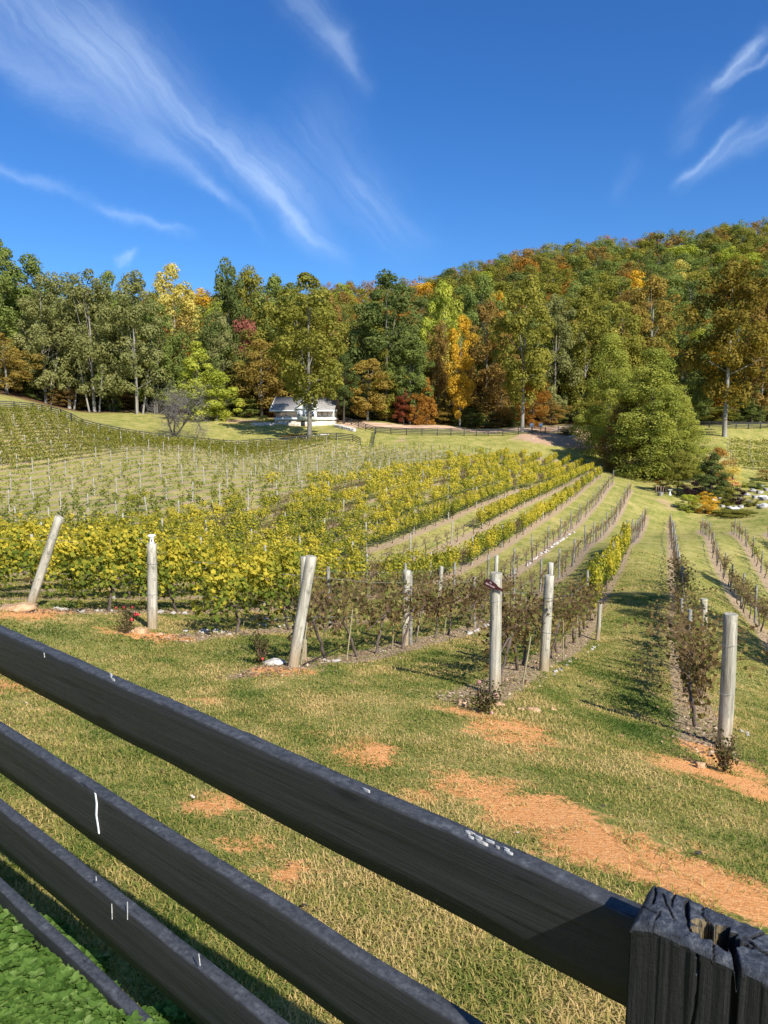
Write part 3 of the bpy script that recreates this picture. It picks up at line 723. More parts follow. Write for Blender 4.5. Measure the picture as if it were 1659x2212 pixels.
keep &= ~((dd < .12) & (y > syq - .4) & (rg.random(len(x)) < .85))
# mint side of the fence excluded
sf = x * fh[0] + y * fh[1]; nf = x * fn[0] + y * fn[1]
keep &= ~((nf < 1.06) & (rg.random(len(x)) < .45))
x, y, r, cf = x[keep], y[keep], r[keep], cf[keep]; n = len(x); z = gheight(x, y)
hgt = rg.uniform(.012, .036, n) * (.8 + .6 * vnoise(x, y, 1.4, 33)) * (1 + .3 * np.clip(r / 12, 0, 1)); wd = .0015 * (1 + r / 3.6)
lush = lushfield(x, y)
th = rg.uniform(0, 2 * PI, n); lean = rg.uniform(.3, 1.7, n); dx = np.cos(th); dy = np.sin(th)
B = np.stack([x, y, z - .004], -1); side = np.stack([-dy, dx, np.zeros(n)], -1) * wd[:, None]
mid = B + np.stack([dx * hgt * .4 * lean, dy * hgt * .4 * lean, hgt * .65], -1)
tip = B + np.stack([dx * hgt * 1.1 * lean, dy * hgt * 1.1 * lean, hgt * (1.05 - .45 * lean)], -1)
Vg = np.stack([B - side, B + side, mid + side * .8, mid - side * .8, tip], 1).reshape(-1, 3)
ix = np.arange(n)[:, None] * 5
patchn = vnoise(x, y, .9, 41) * .5 + vnoise(x, y, 2.7, 42) * .5
rv = np.clip(rg.random(n) * .62 + (patchn - .5) * 1.2 + .29 + .22 * np.clip((4.6 - r) / 2.5, -.3, 1) - lush * .65 + .25 * np.clip(cf, 0, 1), 0, 1)
gb = MB(); gb.v.append(Vg); gb.n = len(Vg)
gb.order.append((ix + np.array([0, 1, 2, 3]), rv)); gb.order.append((ix + np.array([3, 2, 4]), rv))
M_BLADE = leaf_mat('grass_blades', [(.055, .10, .018), (.12, .165, .032), (.24, .25, .06), (.40, .31, .10), (.58, .42, .18)], .35, 0)
go2 = gb.build('grass', M_BLADE); tag(go2, 'short green and straw coloured grass blades on the slope', 'grass', None, 'stuff')
# mint
def mint():
    rg = np.random.default_rng(17); mb = MB()
    n = 21000; s = rg.uniform(.5, 3.4, n); q = rg.beta(1.3, 1.1, n) * 1.75 - .55   # q: distance to camera side of the lowest rail
    nd = 1.0 - q * .9
    nd = rg.uniform(.25, 1.22, n)
    P = fh[None] * s[:, None] + fn[None] * nd[:, None]
    x, y = P[:, 0], P[:, 1]
    edge = 1.10 + (vnoise(x, y, 2.2, 51) - .5) * .22 + (vnoise(x, y, 8, 57) - .5) * .22 - .04 * s
    pn = vnoise(x, y, 3.0, 52)
    ok = (nd < edge) & (y > .3) & ((pn > .2)) 
    x, y, pn = x[ok], y[ok], pn[ok]; n = len(x); z = gheight(x, y)
    hp = rg.uniform(.0, .075, n) * (.5 + pn)
    PL, NL, SL, RL = [], [], [], []
    for i in range(n):
        lv = rg.integers(5, 9); base = np.array([x[i], y[i], z[i] + hp[i]]); c0 = rg.random()
        for l in range(lv):
            a = l * 2.4 + rg.random(); t = .25 + .55 * rg.random()
            d = np.array([math.cos(a), math.sin(a), .25 + .3 * rg.random()])
            PL.append((base, d, rg.uniform(.018, .034), c0)); 
    V = []; Fc = []; RR = []
    for i, (b, d, L, c0) in enumerate(PL):
        d = d / np.linalg.norm(d); sd = np.cross(d, [0, 0, 1.]); sd /= np.linalg.norm(sd) + 1e-9; up = np.cross(sd, d); w_ = L * .32
        V += [b, b + d * L * .35 + sd * w_ + up * L * .10, b + d * L * .75 + sd * w_ * .75 + up * L * .07, b + d * L + up * (-.08 * L), b + d * L * .75 - sd * w_ * .75 + up * L * .07, b + d * L * .35 - sd * w_ + up * L * .10, b + d * L * .5 - up * L * .02]
        k = i * 7
        Fc += [(k, k + 1, k + 6), (k + 1, k + 2, k + 6), (k + 2, k + 3, k + 6), (k + 3, k + 4, k + 6), (k + 4, k + 5, k + 6), (k + 5, k, k + 6)]
        RR += [min(1, max(0, c0 * .7 + .5 * random.random() - .1))] * 6
    mb.add(V, Fc, RR)
    return mb
mo = mint().build('ground_cover', LM['mint'], None, True); tag(mo, 'bright green mint like ground cover under the lowest rail', 'ground cover', None, 'stuff')

# ------------------------------------------------------------------ vineyard
def post_mesh(h, r0, r1, seed, n=10, knots=True, rings=9):
    rg = np.random.default_rng(seed); mb = MB(); P = []; R = []
    bx, by = rg.normal(0, .008, 2)
    for i in range(rings):
        t = i / (rings - 1); P.append((bx * math.sin(t * PI), by * math.sin(t * PI), -.25 + t * (h + .25))); R.append((r0 + (r1 - r0) * t) * (1 + rg.normal(0, .02)))
    P.append((0, 0, h + .006)); R.append(r1 * .9)
    mb.tube(P, R, n)
    return mb
ROWRZ = math.atan2(RD[1], RD[0])
def rowpt(k, y):
    return rowx(k, y), y
# --- the big end posts of the rows
def end_post(px, py, topx, topy, label, r=.085, dist=None, name='end_post', tie=True):
    b = ground(px, py) if dist is None else at(px, py, dist)
    rt = ray(topx, topy); rt = rt * (b[1] / rt[1]); top = np.array([rt[0], rt[1], rt[2] + CAMZ])
    L = float(np.linalg.norm(top - b)); ax = (top - b) / L
    e = empty(name, tuple(b), 0, label, 'post', 'thick end posts of the vine rows')
    o = post_mesh(L, r, r * .93, int(px), 16, rings=14).build('wooden_shaft', M_POST, e, True)
    e.rotation_euler = Vector(ax).to_track_quat('Z', 'Y').to_euler()
    if tie:
        for zz in (L * .42, L * .78):
            mb = MB(); t = np.linspace(0, 2 * PI, 15); rr_ = r * .97 + .004
            mb.tube(np.stack([np.cos(t) * rr_, np.sin(t) * rr_, zz + .01 * np.sin(t)], -1), .003, 5, False); mb.build('wire_tie', M_WIRE, e)
    return e, b, top, L
EP = {}
EP['sign'] = end_post(1068, 1500, 1072, 1238, 'tall weathered end post carrying the dark red bottle sign')
EP['right'] = end_post(1563, 1613, 1578, 1327, 'nearest pale end post at the right beside leafless vines', .09)
EP['bird'] = end_post(329, 1358, 328, 1175, 'upright weathered end post with a white slotted cap', .095)
EP['lean'] = end_post(64, 1313, 128, 1117, 'grey end post leaning to the right in leafy yellow vines', .085)
EP['twin'] = end_post(633, 1440, 673, 1202, 'leaning end post with a bare orange foot, crossing a second post', .085)
EP['twinb'] = end_post(655, 1425, 656, 1203, 'upright thinner post just behind the leaning twin post', .06, tie=False)
EP['mid'] = end_post(874, 1394, 879, 1232, 'upright weathered post among brown leaved vines left of the sign', .085)
EP['s2'] = end_post(1175, 1450, 1187, 1243, 'thick weathered post right behind the sign post in the same row', .09)
EP['s2b'] = end_post(1179, 1440, 1190, 1216, 'slimmer taller post standing directly behind a thick one', .055, tie=False)
EP['s3'] = end_post(1290, 1382, 1296, 1300, 'short pale post where the yellow leafed vines begin', .06, tie=False)
EP['b2'] = end_post(944, 1318, 954, 1224, 'pale leaning line post left of the sign post', .075, tie=False)
EP['r2'] = end_post(1520, 1395, 1521, 1294, 'thick short post behind brown vines, second from the right foreground', .1, tie=False)
EP['st'] = end_post(1066, 1395, 1073, 1200, 'thin pale line post peeking above the sign post', .05, tie=False)
# white cap on the bird post
b, top, L = EP['bird'][1:4]
cap = empty('post_cap', tuple(top - np.array([0, 0, 0])), 0, 'white plastic lantern shaped cap with dark slots on the end post', 'post cap')
mb = MB(); sc_ = .0062
prof = [(0, 0), (9, 0), (13, 4), (13, 8), (11.5, 9), (11.5, 26), (14, 31), (14.5, 32), (14.5, 35), (18, 37), (20, 40), (19, 43), (14, 45), (6, 47), (0, 47.5)]
T_ = np.arange(16) * 2 * PI / 16
mb.tube([(0, 0, p[1] * sc_ * .62) for p in prof[1:-1]], [p[0] * sc_ * .62 for p in prof[1:-1]], 16)
mb.build('housing', M_WHITE, cap)
for a_ in range(6):
    an = -PI / 2 + .33 + a_ * PI / 3; mb = MB(); mb.box(-.008, .008, -.004, .004, .01 * 4, .01 * 9.6)
    s_ = mb.build('slot', M_BLACKHOLE, cap); s_.location = (math.cos(an) * .0445, math.sin(an) * .0445, 0); s_.rotation_euler = (0, 0, an + PI / 2)
# bottle sign
def bottle_sign():
    b, top, L = EP['sign'][1:4]; D = b[1] - .12
    cen = at(1066.5, 1266, D)
    e = empty('bottle_sign', tuple(cen), 0, 'dark red bottle shaped sign with pale lettering hung on the post', 'sign')
    Ls = size(45, D) ; k = Ls / 10
    half = [(-5, 0), (-5, 1.55), (-4.7, 1.7), (-.6, 1.7), (.5, 1.5), (1.4, 1.05), (2.2, .72), (4.3, .55), (4.35, .72), (5, .72), (5, 0)]
    pts = half + [(x, -y) for x, y in half[::-1][1:-1]]
    n = len(pts); F0 = [(x * k, -.008, y * k) for x, y in pts]; F1 = [(x * k, .008, y * k) for x, y in pts]
    mb = MB(); mb.add(F0 + F1, [list(range(n))[::-1]]); mb.add(F0 + F1, [list(range(n, 2 * n))]); mb.add(F0 + F1, [[i, i + n, (i + 1) % n + n, (i + 1) % n][::-1] for i in range(n)])
    board = mb.build('board', M_SIGN, e)
    for s_, sz, x_, z_ in (('The', .75, -2.5, .55), ('Petit Verdot', .95, -2.0, -.75)):
        fc = bpy.data.curves.new('lettering', 'FONT'); fc.body = s_; fc.size = sz * k * 1.25; fc.extrude = .001; fc.align_x = 'CENTER'; fc.shear = .3; fc.space_character = .85; fc.offset = .0004
        tmp = bpy.data.objects.new('tmp', fc); COL.objects.link(tmp)
        dg = bpy.context.evaluated_depsgraph_get(); me_ = bpy.data.meshes.new_from_object(tmp.evaluated_get(dg)); bpy.data.objects.remove(tmp)
        me_.materials.clear(); me_.materials.append(M_LETTER)
        o = bpy.data.objects.new('lettering', me_); COL.objects.link(o); o.parent = e; o.rotation_euler = (PI / 2, 0, 0); o.location = (x_ * k * .95, -.011, z_ * k)
    mb = MB(); t = np.linspace(0, 2 * PI, 13); mb.tube(np.stack([np.cos(t) * .022, np.zeros(13), np.sin(t) * .03], -1) + np.array([0, -.004, 1.7 * k + .02]), .004, 5, False); mb.build('hanger', M_METAL, e)
    e.rotation_euler = (0, math.radians(27), 0)
bottle_sign()

# --- vine prototypes (local x along the row)
def vine_trunk(seed, lean=0., H0=.85, cord=.9, rt=.028):
    rg = np.random.default_rng(seed); mb = MB()
    k = 8; t = np.linspace(0, 1, k)
    P = np.stack([lean * (t - 1) + np.cumsum(rg.normal(0, .028, k)), np.cumsum(rg.normal(0, .02, k)), -.05 + t * (H0 + .05)], -1)
    P[0, 0] = lean * -1; mb.tube(P, np.linspace(rt * 1.25, rt * .85, k) * rg.uniform(.85, 1.2, k), 7)
    top = P[-1]
    for s in (-1, 1):
        m = 8; tt = np.linspace(0, 1, m)
        C = top + np.stack([s * cord * tt, np.cumsum(rg.normal(0, .012, m)), np.cumsum(rg.normal(0, .02, m)) * .7 + .03 * np.sin(tt * 4)], -1)
        mb.tube(C, np.linspace(rt * .8, rt * .4, m), 6)
    return mb, top
def canes(mb, rg, n, H0, length, cord=.9, rad=.0045, droop=.3):
    for _ in range(n):
        x0 = rg.uniform(-cord, cord); L = length * rg.uniform(.5, 1.15); m = 5; t = np.linspace(0, 1, m)
        dx, dy = rg.normal(0, .22), rg.normal(0, .14)
        P = np.stack([x0 + dx * t * L + np.cumsum(rg.normal(0, .025, m)), dy * t * L + np.cumsum(rg.normal(0, .02, m)) + (droop * rg.normal() * t ** 2) * L, H0 + L * t - droop * .5 * (t ** 3) * L], -1)
        mb.tube(P, np.linspace(rad, rad * .5, m), 4, False)
        yield P
def leafy_pts(rg, n, x0, x1, z0, z1, th):
    x = rg.uniform(x0, x1, n); z = z0 + (z1 - z0) * rg.beta(1.35, 1.15, n)
    y = rg.choice([-1, 1], n) * th * np.sqrt(rg.random(n)) * (1 - .45 * ((z - z0) / (z1 - z0)) ** 2)
    # lumps
    lx = .13 * np.sin(x * 5 + rg.random() * 6) + .1 * np.sin(x * 11 + rg.random() * 6)
    z = z + lx * (z - z0) / (z1 - z0)
    N = np.stack([rg.normal(0, .5, n), np.sign(y) * .7 + rg.normal(0, .45, n), .55 + rg.normal(0, .4, n)], -1)
    return np.stack([x, y, z], -1), N
PROTO = {}
def make_vine(kind, lod, seed):
    rg = np.random.default_rng(seed + 100)
    e = empty('grapevine', (0, 0, -500))
    if kind == 'full':
        mb, top = vine_trunk(seed, rg.uniform(-.35, .35) if seed % 2 else 0, .62)
        list(canes(mb, rg, 6, .6, .7))
        mb.build('trunk', M_VINEWOOD, e)
        P, N = leafy_pts(rg, {0: 1500, 1: 1000, 2: 380}[lod], -1.08, 1.08, .58, 1.62 if lod == 0 else 1.5, .30)
        gn = vnoise(P[:, 0] + 9 * seed, P[:, 2] * 1.2 + 3, 2.6, seed) + .5 * vnoise(P[:, 0] + 5, P[:, 2] + seed, 6, seed + 3) - .35 * (P[:, 2] - .7)
        kp = gn > .42; P = P[kp]; N = N[kp]
        # hanging tendrils of leaves
        P2, N2 = leafy_pts(rg, {0: 110, 1: 60, 2: 20}[lod], -1.0, 1.0, .3, .8, .2)
        P = np.concatenate([P, P2]); N = np.concatenate([N, N2]); n = len(P)
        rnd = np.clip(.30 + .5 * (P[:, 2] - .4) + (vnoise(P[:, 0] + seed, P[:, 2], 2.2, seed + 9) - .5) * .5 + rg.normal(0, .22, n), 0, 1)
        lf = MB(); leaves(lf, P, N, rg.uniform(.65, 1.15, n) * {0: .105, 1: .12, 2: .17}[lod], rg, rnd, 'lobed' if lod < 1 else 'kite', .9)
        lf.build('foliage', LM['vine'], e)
    elif kind in ('brown', 'bare'):
        mb, top = vine_trunk(seed, rg.uniform(-.4, .4), .72 + rg.uniform(-.08, .08), .85, .026)
        mb.build('trunk', M_VINEWOOD, e)
        cn = MB(); tips = []
        for P in canes(cn, rg, 34 if kind == 'brown' else 15, .70, .85 if kind == 'brown' else .62, .72, .0048 * (1.15 if lod == 0 else 1.6), .5): tips.append(P)
        cn.build('canes', M_CANE, e)
        nl = {('brown', 0): 380, ('brown', 1): 200, ('bare', 0): 34, ('bare', 1): 12}[(kind, min(lod, 1))]
        sel = rg.integers(0, len(tips), nl); pos = np.array([tips[i][rg.integers(0, 5)] for i in sel]) + rg.normal(0, .07, (nl, 3)); low_ = rg.random(nl) < .22; pos[low_, 2] -= rg.uniform(.1, .45, low_.sum())
        lf = MB(); leaves(lf, pos, rg.normal(0, 1, (nl, 3)), rg.uniform(.05, .10, nl) * (1.2 if lod else 1), rg, rg.random(nl), 'lobed' if lod == 0 else 'kite')
        lf.build('foliage', LM['vinebrown'], e)
    elif kind == 'young':
        mb, top = vine_trunk(seed, 0, .55, .35, .014); mb.build('trunk', M_VINEWOOD, e)
        nl = 90 if lod < 2 else 45; cl = rg.normal(0, 1, (5, 3)) * np.array([.42, .08, .25]) + np.array([0, 0, .95])
        pos = cl[rg.integers(0, 5, nl)] + rg.normal(0, .13, (nl, 3)); pos[:, 2] = np.maximum(pos[:, 2], .25)
        lf = MB(); leaves(lf, pos, rg.normal(0, 1, (nl, 3)) + np.array([0, 0, .6]), rg.uniform(.10, .2, nl), rg, rg.random(nl)); lf.build('foliage', LM['vinegreen'], e)
    elif kind == 'far':
        mb, top = vine_trunk(seed, 0, .6, .9, .022); mb.build('trunk', M_VINEWOOD, e)
        P, N = leafy_pts(rg, 150, -1.05, 1.05, .5, 1.4, .3); n = len(P)
        lf = MB(); leaves(lf, P, N, rg.uniform(.13, .24, n), rg, rg.random(n)); lf.build('foliage', LM['vinefar'], e)
    return e
# --- decide what stands where
SEEN = {}
def kind_at(k, y, x):
    s = random.random()
    if k == 0: return 'brown' if y < 30 else 'bare'
    if k == -1: return 'full' if 22.5 < y < 42 else ('brown' if y < 22.5 else 'bare')
    if k == -2: return 'brown' if y < 24 else 'bare'
    if k == -3: return 'full' if y < 17 else ('brown' if y < 26 else 'bare')
    if k == -4: return 'full' if s < .88 else 'brown'
    if k == -5: return 'full' if (y < 32 or y > 50) else 'bare'
    if -10 <= k <= -6: return 'full' if s < .86 else ('brown' if s < .95 else None)
    if -13 <= k < -10: return 'full' if (y > 62 and k > -12) else ('young' if s < .9 else 'full')
    if -18 <= k < -13: return 'young' if (s < .75) else None
    if -24 <= k < -18: return 'young' if s < .7 else None
    if k < -24: return 'far'
    if k == 2: return 'young' if s < .15 and y > 50 else 'bare'
    if k == 1: return 'brown' if y < 42 and s < .6 else 'bare'
    if k >= 3: return 'full' if y < 62 and k == 3 else 'bare'
    return 'bare'
VINES = []; POSTS = []
for k in range(-40, 5):
    y = starty(k) + 1.1; pc = 0
    while y < 160:
        x, _ = rowpt(k, y); u_ = x / y
        if abs(u_) < .62 - .0 * y:
            z = h1(x, y)
            if in_field(x, y, z, k):
                kd = kind_at(k, y, x)
                if kd: VINES.append((k, x + random.uniform(-.1, .1), y, z, kd))
        y += (1.25 if (k in (0, -1, -2) and y < 24) else 1.95) * RD[1]
    y = starty(k)
    if k not in (0, -1, -2, -3, -4):
        xs_, _y = rowpt(k, y); al = xs_ * RD[0] + y * RD[1]; y += (math.ceil(al / 7.2) * 7.2 - al) * RD[1]
    step = (5.4 if k >= -3 else 7.2) * RD[1]
    if k in (0, -1, -2, -3, -4): y += step * 1.6 if k in (-1,) else step
    while y < 160:
        x, _ = rowpt(k, y)
        if abs(x / y) < .60:
            z = h1(x, y)
            if in_field(x, y, z, k) and not (k == -1 and y < 22): POSTS.append((k, x, y, z))
        y += step
VINES.sort(key=lambda v: v[1] ** 2 + v[2] ** 2)
nI = 298
for kd in ('full', 'brown', 'bare', 'young', 'far'):
    for lod in (0, 1, 2):
        if kd == 'far' and lod: continue
        for sd in range(3): PROTO[(kd, lod, sd)] = None
def proto(kd, lod, sd):
    if kd == 'far': lod = 0
    if PROTO.get((kd, lod, sd)) is None: PROTO[(kd, lod, sd)] = make_vine(kd, lod, sd + 3 * lod)
    return PROTO[(kd, lod, sd)]
USED = set()
KD = {'full': 'leafy yellow green grapevine', 'brown': 'brown sparse leaved grapevine', 'bare': 'leafless dark grapevine', 'young': 'small tufted green vine', 'far': 'dull olive distant grapevine'}
def rowname(k):
    return {0: 'in the row of the nearest right post', -1: 'in the bottle sign row', -2: 'in the leaning twin post row', -3: 'in the white capped post row', -4: 'in the leaning left post row'}.get(k) or ('in the rows at the far right' if k > 0 else ('in the half bare row mid field' if k == -5 else ('in the thick yellow rows mid field' if k >= -10 else ('in the thinly planted middle rows' if k > -19 else 'in the far upper left rows'))))
def segname(y):
    return 'near end' if y < 16 else ('close stretch' if y < 28 else ('middle stretch' if y < 55 else 'far stretch'))
LBLC = {}
def vine_obj(v):
    k, x, y, z, kd = v; d = math.hypot(x, y); lod = 0 if d < 24 else (1 if d < 60 else 2); sd = random.randrange(3)
    p = proto(kd, lod, sd); key = (kd, 0 if kd == 'far' else lod, sd)
    e = p if key not in USED else copy_tree(p); USED.add(key)
    e.location = (x, y, z); e.rotation_euler = (0, 0, ROWRZ + (PI if random.random() < .5 else 0) + random.uniform(-.04, .04)); sc = random.uniform(.92, 1.08); e.scale = (1, 1, sc)
    lab = f"{KD[kd]} {rowname(k)}, {segname(y)}"
    tag(e, lab, 'grapevine', 'grapevines: ' + lab)
for v in VINES[:nI]: vine_obj(v)
# the remaining vines read as one mass: a single object
rest = VINES[nI:]
print('vines', len(VINES), 'posts', len(POSTS))
tm = {}; 
def rest_mesh():
    groups = {}
    for v in rest:
        d = math.hypot(v[1], v[2]); groups.setdefault((v[4], 1 if d < 60 else 2, random.randrange(3)), []).append(v)
    mb = MB(); mats = []; matidx = []
    for (kd, lod, sd), vs_ in groups.items():
        p = proto(kd, lod, sd)
        for ch in p.children:
            me_ = ch.data; nv = len(me_.vertices); co_ = np.empty(nv * 3); me_.vertices.foreach_get('co', co_); co_ = co_.reshape(-1, 3)
            nl = len(me_.loops); li = np.empty(nl, np.int32); me_.loops.foreach_get('vertex_index', li)
            npoly = len(me_.polygons); ls = np.empty(npoly, np.int32); lt = np.empty(npoly, np.int32); me_.polygons.foreach_get('loop_start', ls); me_.polygons.foreach_get('loop_total', lt)
            rn = np.empty(npoly, np.float32); me_.attributes['rnd'].data.foreach_get('value', rn)
            m_ = me_.materials[0]
            if m_ not in mats: mats.append(m_)
            for v in vs_:
                a = ROWRZ + (PI if random.random() < .5 else 0); c_, s_ = math.cos(a), math.sin(a)
                X = co_[:, 0] * c_ - co_[:, 1] * s_ + v[1]; Y = co_[:, 0] * s_ + co_[:, 1] * c_ + v[2]; Z = co_[:, 2] * random.uniform(.9, 1.1) + v[3]
                base = mb.n; mb.v.append(np.stack([X, Y, Z], -1)); mb.n += nv
                shift = random.uniform(-.12, .12)
                for kq_ in np.unique(lt):
                    selp = lt == kq_; st_ = ls[selp]
                    fc = li[(st_[:, None] + np.arange(kq_)[None])] + base
                    mb.order.append((fc, np.clip(rn[selp] + shift, 0, 1))); matidx.append(np.full(len(fc), mats.index(m_)))
    me_ = mb.mesh('grapevines')
    for m_ in mats: me_.materials.append(m_)
    me_.polygons.foreach_set('material_index', np.concatenate(matidx).astype(np.int32))
    o = bpy.data.objects.new('distant_grapevines', me_); COL.objects.link(o); return o
if rest:
    ro = rest_mesh(); tag(ro, 'mass of distant grapevines covering the far vineyard rows', 'grapevines', None, 'stuff')
for kq_, p in PROTO.items():
    if p is not None and kq_ not in USED:
        for ch in list(p.children): bpy.data.objects.remove(ch)
        bpy.data.objects.remove(p); PROTO[kq_] = None
# line posts
LP = {}
def line_post(v, i):
    k, x, y, z = v
    key = 'pale' if k <= -4 else 'dark'
    if key not in LP:
        o = post_mesh(1.58, .05, .045, 3 if key == 'pale' else 4, 8, rings=5).build('line_post', M_FARPOST if key == 'pale' else M_DARKPOST); LP[key] = o
    else: o = LP[key].copy(); COL.objects.link(o)
    o.location = (x, y, z); o.rotation_euler = (random.gauss(0, .03), random.gauss(0, .03), random.uniform(0, 6)); o.scale = (1, 1, random.uniform(.93, 1.08))
    lab = f"{'pale' if key == 'pale' else 'weathered grey'} wooden line post {rowname(k)}, {segname(y)}"
    tag(o, lab, 'post', 'line posts: ' + lab)
POSTS.sort(key=lambda v: v[1] ** 2 + v[2] ** 2)
for i, v in enumerate(POSTS[:285]): line_post(v, i)
if len(POSTS) > 285:
    mb = MB()
    for k, x, y, z in POSTS[285:]: mb.tube([(x, y, z - .1), (x, y, z + 1.58)], [.05, .045], 6)
    tag(mb.build('distant_posts', M_FARPOST), 'distant pale posts of the farthest vine rows', 'posts', None, 'stuff')
# trellis wires, one thing per row
for k in range(-18, 4):
    ys = np.arange(starty(k), ENDY.get(k, 110), 3.0); pts = []
    for y in ys:
        x, _ = rowpt(k, y)
        if abs(x / y) < .66: pts.append((x, y))
    if len(pts) < 3: continue
    X = np.array(pts); Z = H(X[:, 0], X[:, 1]); mb = MB()
    for hgt_ in (.75, 1.4): mb.tube(np.stack([X[:, 0], X[:, 1], Z + hgt_], -1), .0035, 3, False)
    o = mb.build('trellis_wire', M_WIRE); tag(o, 'pair of thin trellis wires ' + rowname(k), 'wire', 'trellis wires: ' + rowname(k))
# irrigation hose along two near rows
def polyline_px(pts): return np.array([ground(*p) for p in pts])
P = polyline_px([(655, 1440), (700, 1428), (740, 1412), (790, 1398), (860, 1390)]); P[:, 2] += np.array([.03, .10, .14, .06, .03])
tag(MB().tube(P, .009, 6).build('irrigation_hose', M_HOSE), 'black irrigation hose looping behind the leaning twin post', 'hose')
# stakes
STK = [(749, 1424, 762, 1317), (899, 1389, 909, 1320), (650, 1437, 664, 1345), (848, 1402, 851, 1300), (959, 1373, 967, 1308), (1129, 1478, 1147, 1376), (525, 1352, 545, 1275), (534, 1322, 543, 1275), (438, 1320, 444, 1278), (1217, 1430, 1216, 1340), (1245, 1395, 1247, 1330)]
so_ = None
for i, (bx, by, tx, ty) in enumerate(STK):
    b = ground(bx, by); rt = ray(tx, ty); rt = rt * (b[1] / rt[1]); tp = np.array([rt[0], rt[1], rt[2] + CAMZ]); L = float(np.linalg.norm(tp - b))
    o = MB().tube([(0, 0, -.1), (0, 0, L * .5), (0, .004, L)], [.014, .013, .012], 7).build('vine_stake', M_STAKE, None, True); o.location = tuple(b); o.rotation_euler = Vector((tp - b) / L).to_track_quat('Z', 'Y').to_euler()
    near = ['leaning beside the twin posts', 'right of the upright middle post', 'close behind the leaning twin post', 'left of the upright middle post', 'in the sparse vines left of the sign', 'at the foot of the sign post vines', 'right of the white capped post, lower', 'right of the white capped post, upper', 'under yellow leaves right of the white cap', 'behind the thick post right of the sign', 'before the short pale post'][i]
    tag(o, 'thin bamboo stake ' + near, 'stake', 'thin stakes tied to vines')

# ------------------------------------------------------------------ rocks, stones, roses, leaves on the ground
def rock_mesh(seed, sx=1, sy=.8, sz=.5):
    rg = np.random.default_rng(seed); mb = MB(); nu, nv = 12, 8; V = []
    ph = rg.random(6) * 6
    for i in range(nv + 1):
        t = PI * i / nv
        for j in range(nu):
            p = 2 * PI * j / nu
            d = np.array([math.sin(t) * math.cos(p), math.sin(t) * math.sin(p), math.cos(t)])
            r = 1 + .16 * math.sin(3 * d[0] * 2 + ph[0]) + .14 * math.sin(4 * d[1] * 2 + ph[1]) + .12 * math.sin(5 * d[2] + ph[2]) + rg.normal(0, .035)
            q = np.sign(d) * np.abs(d) ** .8
            V.append(q * r * np.array([sx, sy, sz]))
    i, j = np.meshgrid(np.arange(nv), np.arange(nu), indexing='ij'); a = (i * nu + j).ravel(); b = (i * nu + (j + 1) % nu).ravel()
    mb.add(V, np.stack([a, a + nu, b + nu, b], -1)); return mb
def rock(px, py, wpx, mat, label, flat=.5, group=None, name='rock', seed=None):
    b = ground(px, py); s = size(wpx, b[1]) / 2
    o = rock_mesh(seed or int(px + py), s, s * .75, s * flat).build(name, mat); o.location = (b[0], b[1], b[2] + s * flat * .35); o.rotation_euler = (0, 0, random.uniform(-.4, .4))
    return tag(o, label, 'rock', group)
rock(42, 1318, 75, M_ROCKO, 'wide flat orange sandstone rock left of the leaning post', .3)
rock(303, 1367, 34, M_ROCKO, 'orange rock at the foot of the white capped post', .5)
rock(288, 1364, 26, M_ROCKO, 'smaller flat orange rock between rose bush and white capped post', .4)
rock(345, 1372, 22, M_ROCKO, 'small flat orange rock just right of the white capped post', .35)
rock(592, 1434, 50, M_ROCKW, 'flat pale rock slab left of the leaning twin post', .25)
rock(1000, 1522, 26, M_ROCKO, 'rounded brown rock left of the rose bush by the sign post', .6)
rock(1152, 1536, 34, M_ROCKO, 'flat orange rock right of the sign post', .35)
rock(1124, 1534, 17, M_ROCKO, 'small orange rock beside the flat one near the sign post', .6)
rock(1193, 1535, 17, M_ROCKO, 'small brown rock farthest right of the sign post', .6)
rock(1302, 1515, 1, M_ROCKO, 'tiny stone', .6) if False else None
rock(1512, 1655, 22, M_ROCKO, 'small orange rock left of the nearest right end post', .6)
rock(1078, 1525, 22, M_ROCKO, 'pale orange stone directly at the sign post foot', .6)
# white stones lining rows
STN = []
rg = np.random.default_rng(77)
for (a, b, n, wp) in [((1008, 1370), (1060, 1348), 26, 9), ((1050, 1350), (1080, 1338), 8, 8), ((1135, 1222), (1243, 1146), 46, 6), ((120, 1318), (240, 1322), 9, 12), ((330, 1322), (520, 1330), 12, 9), ((400, 1364), (500, 1368), 12, 15), ((545, 1352), (680, 1352), 9, 9),
                      ((690, 1430), (800, 1432), 5, 11), ((560, 1340), (600, 1338), 3, 9), ((780, 1410), (830, 1405), 2, 8), ((1195, 1456), (1225, 1440), 5, 12), ((1215, 1440), (1300, 1390), 8, 9), ((1100, 1290), (1140, 1262), 5, 7), ((1585, 1570), (1620, 1590), 3, 14)]:
    for _ in range(n):
        t = rg.random(); STN.append((a[0] + (b[0] - a[0]) * t, a[1] + (b[1] - a[1]) * t + rg.normal(0, 1.5), wp * rg.uniform(.5, 1.3)))
SM = [rock_mesh(900 + i, 1, .8, .5) for i in range(5)]; SMe = []
for m_ in SM:
    q_ = m_.mesh('white_stone'); q_.materials.append(M_ROCKW); SMe.append(q_)
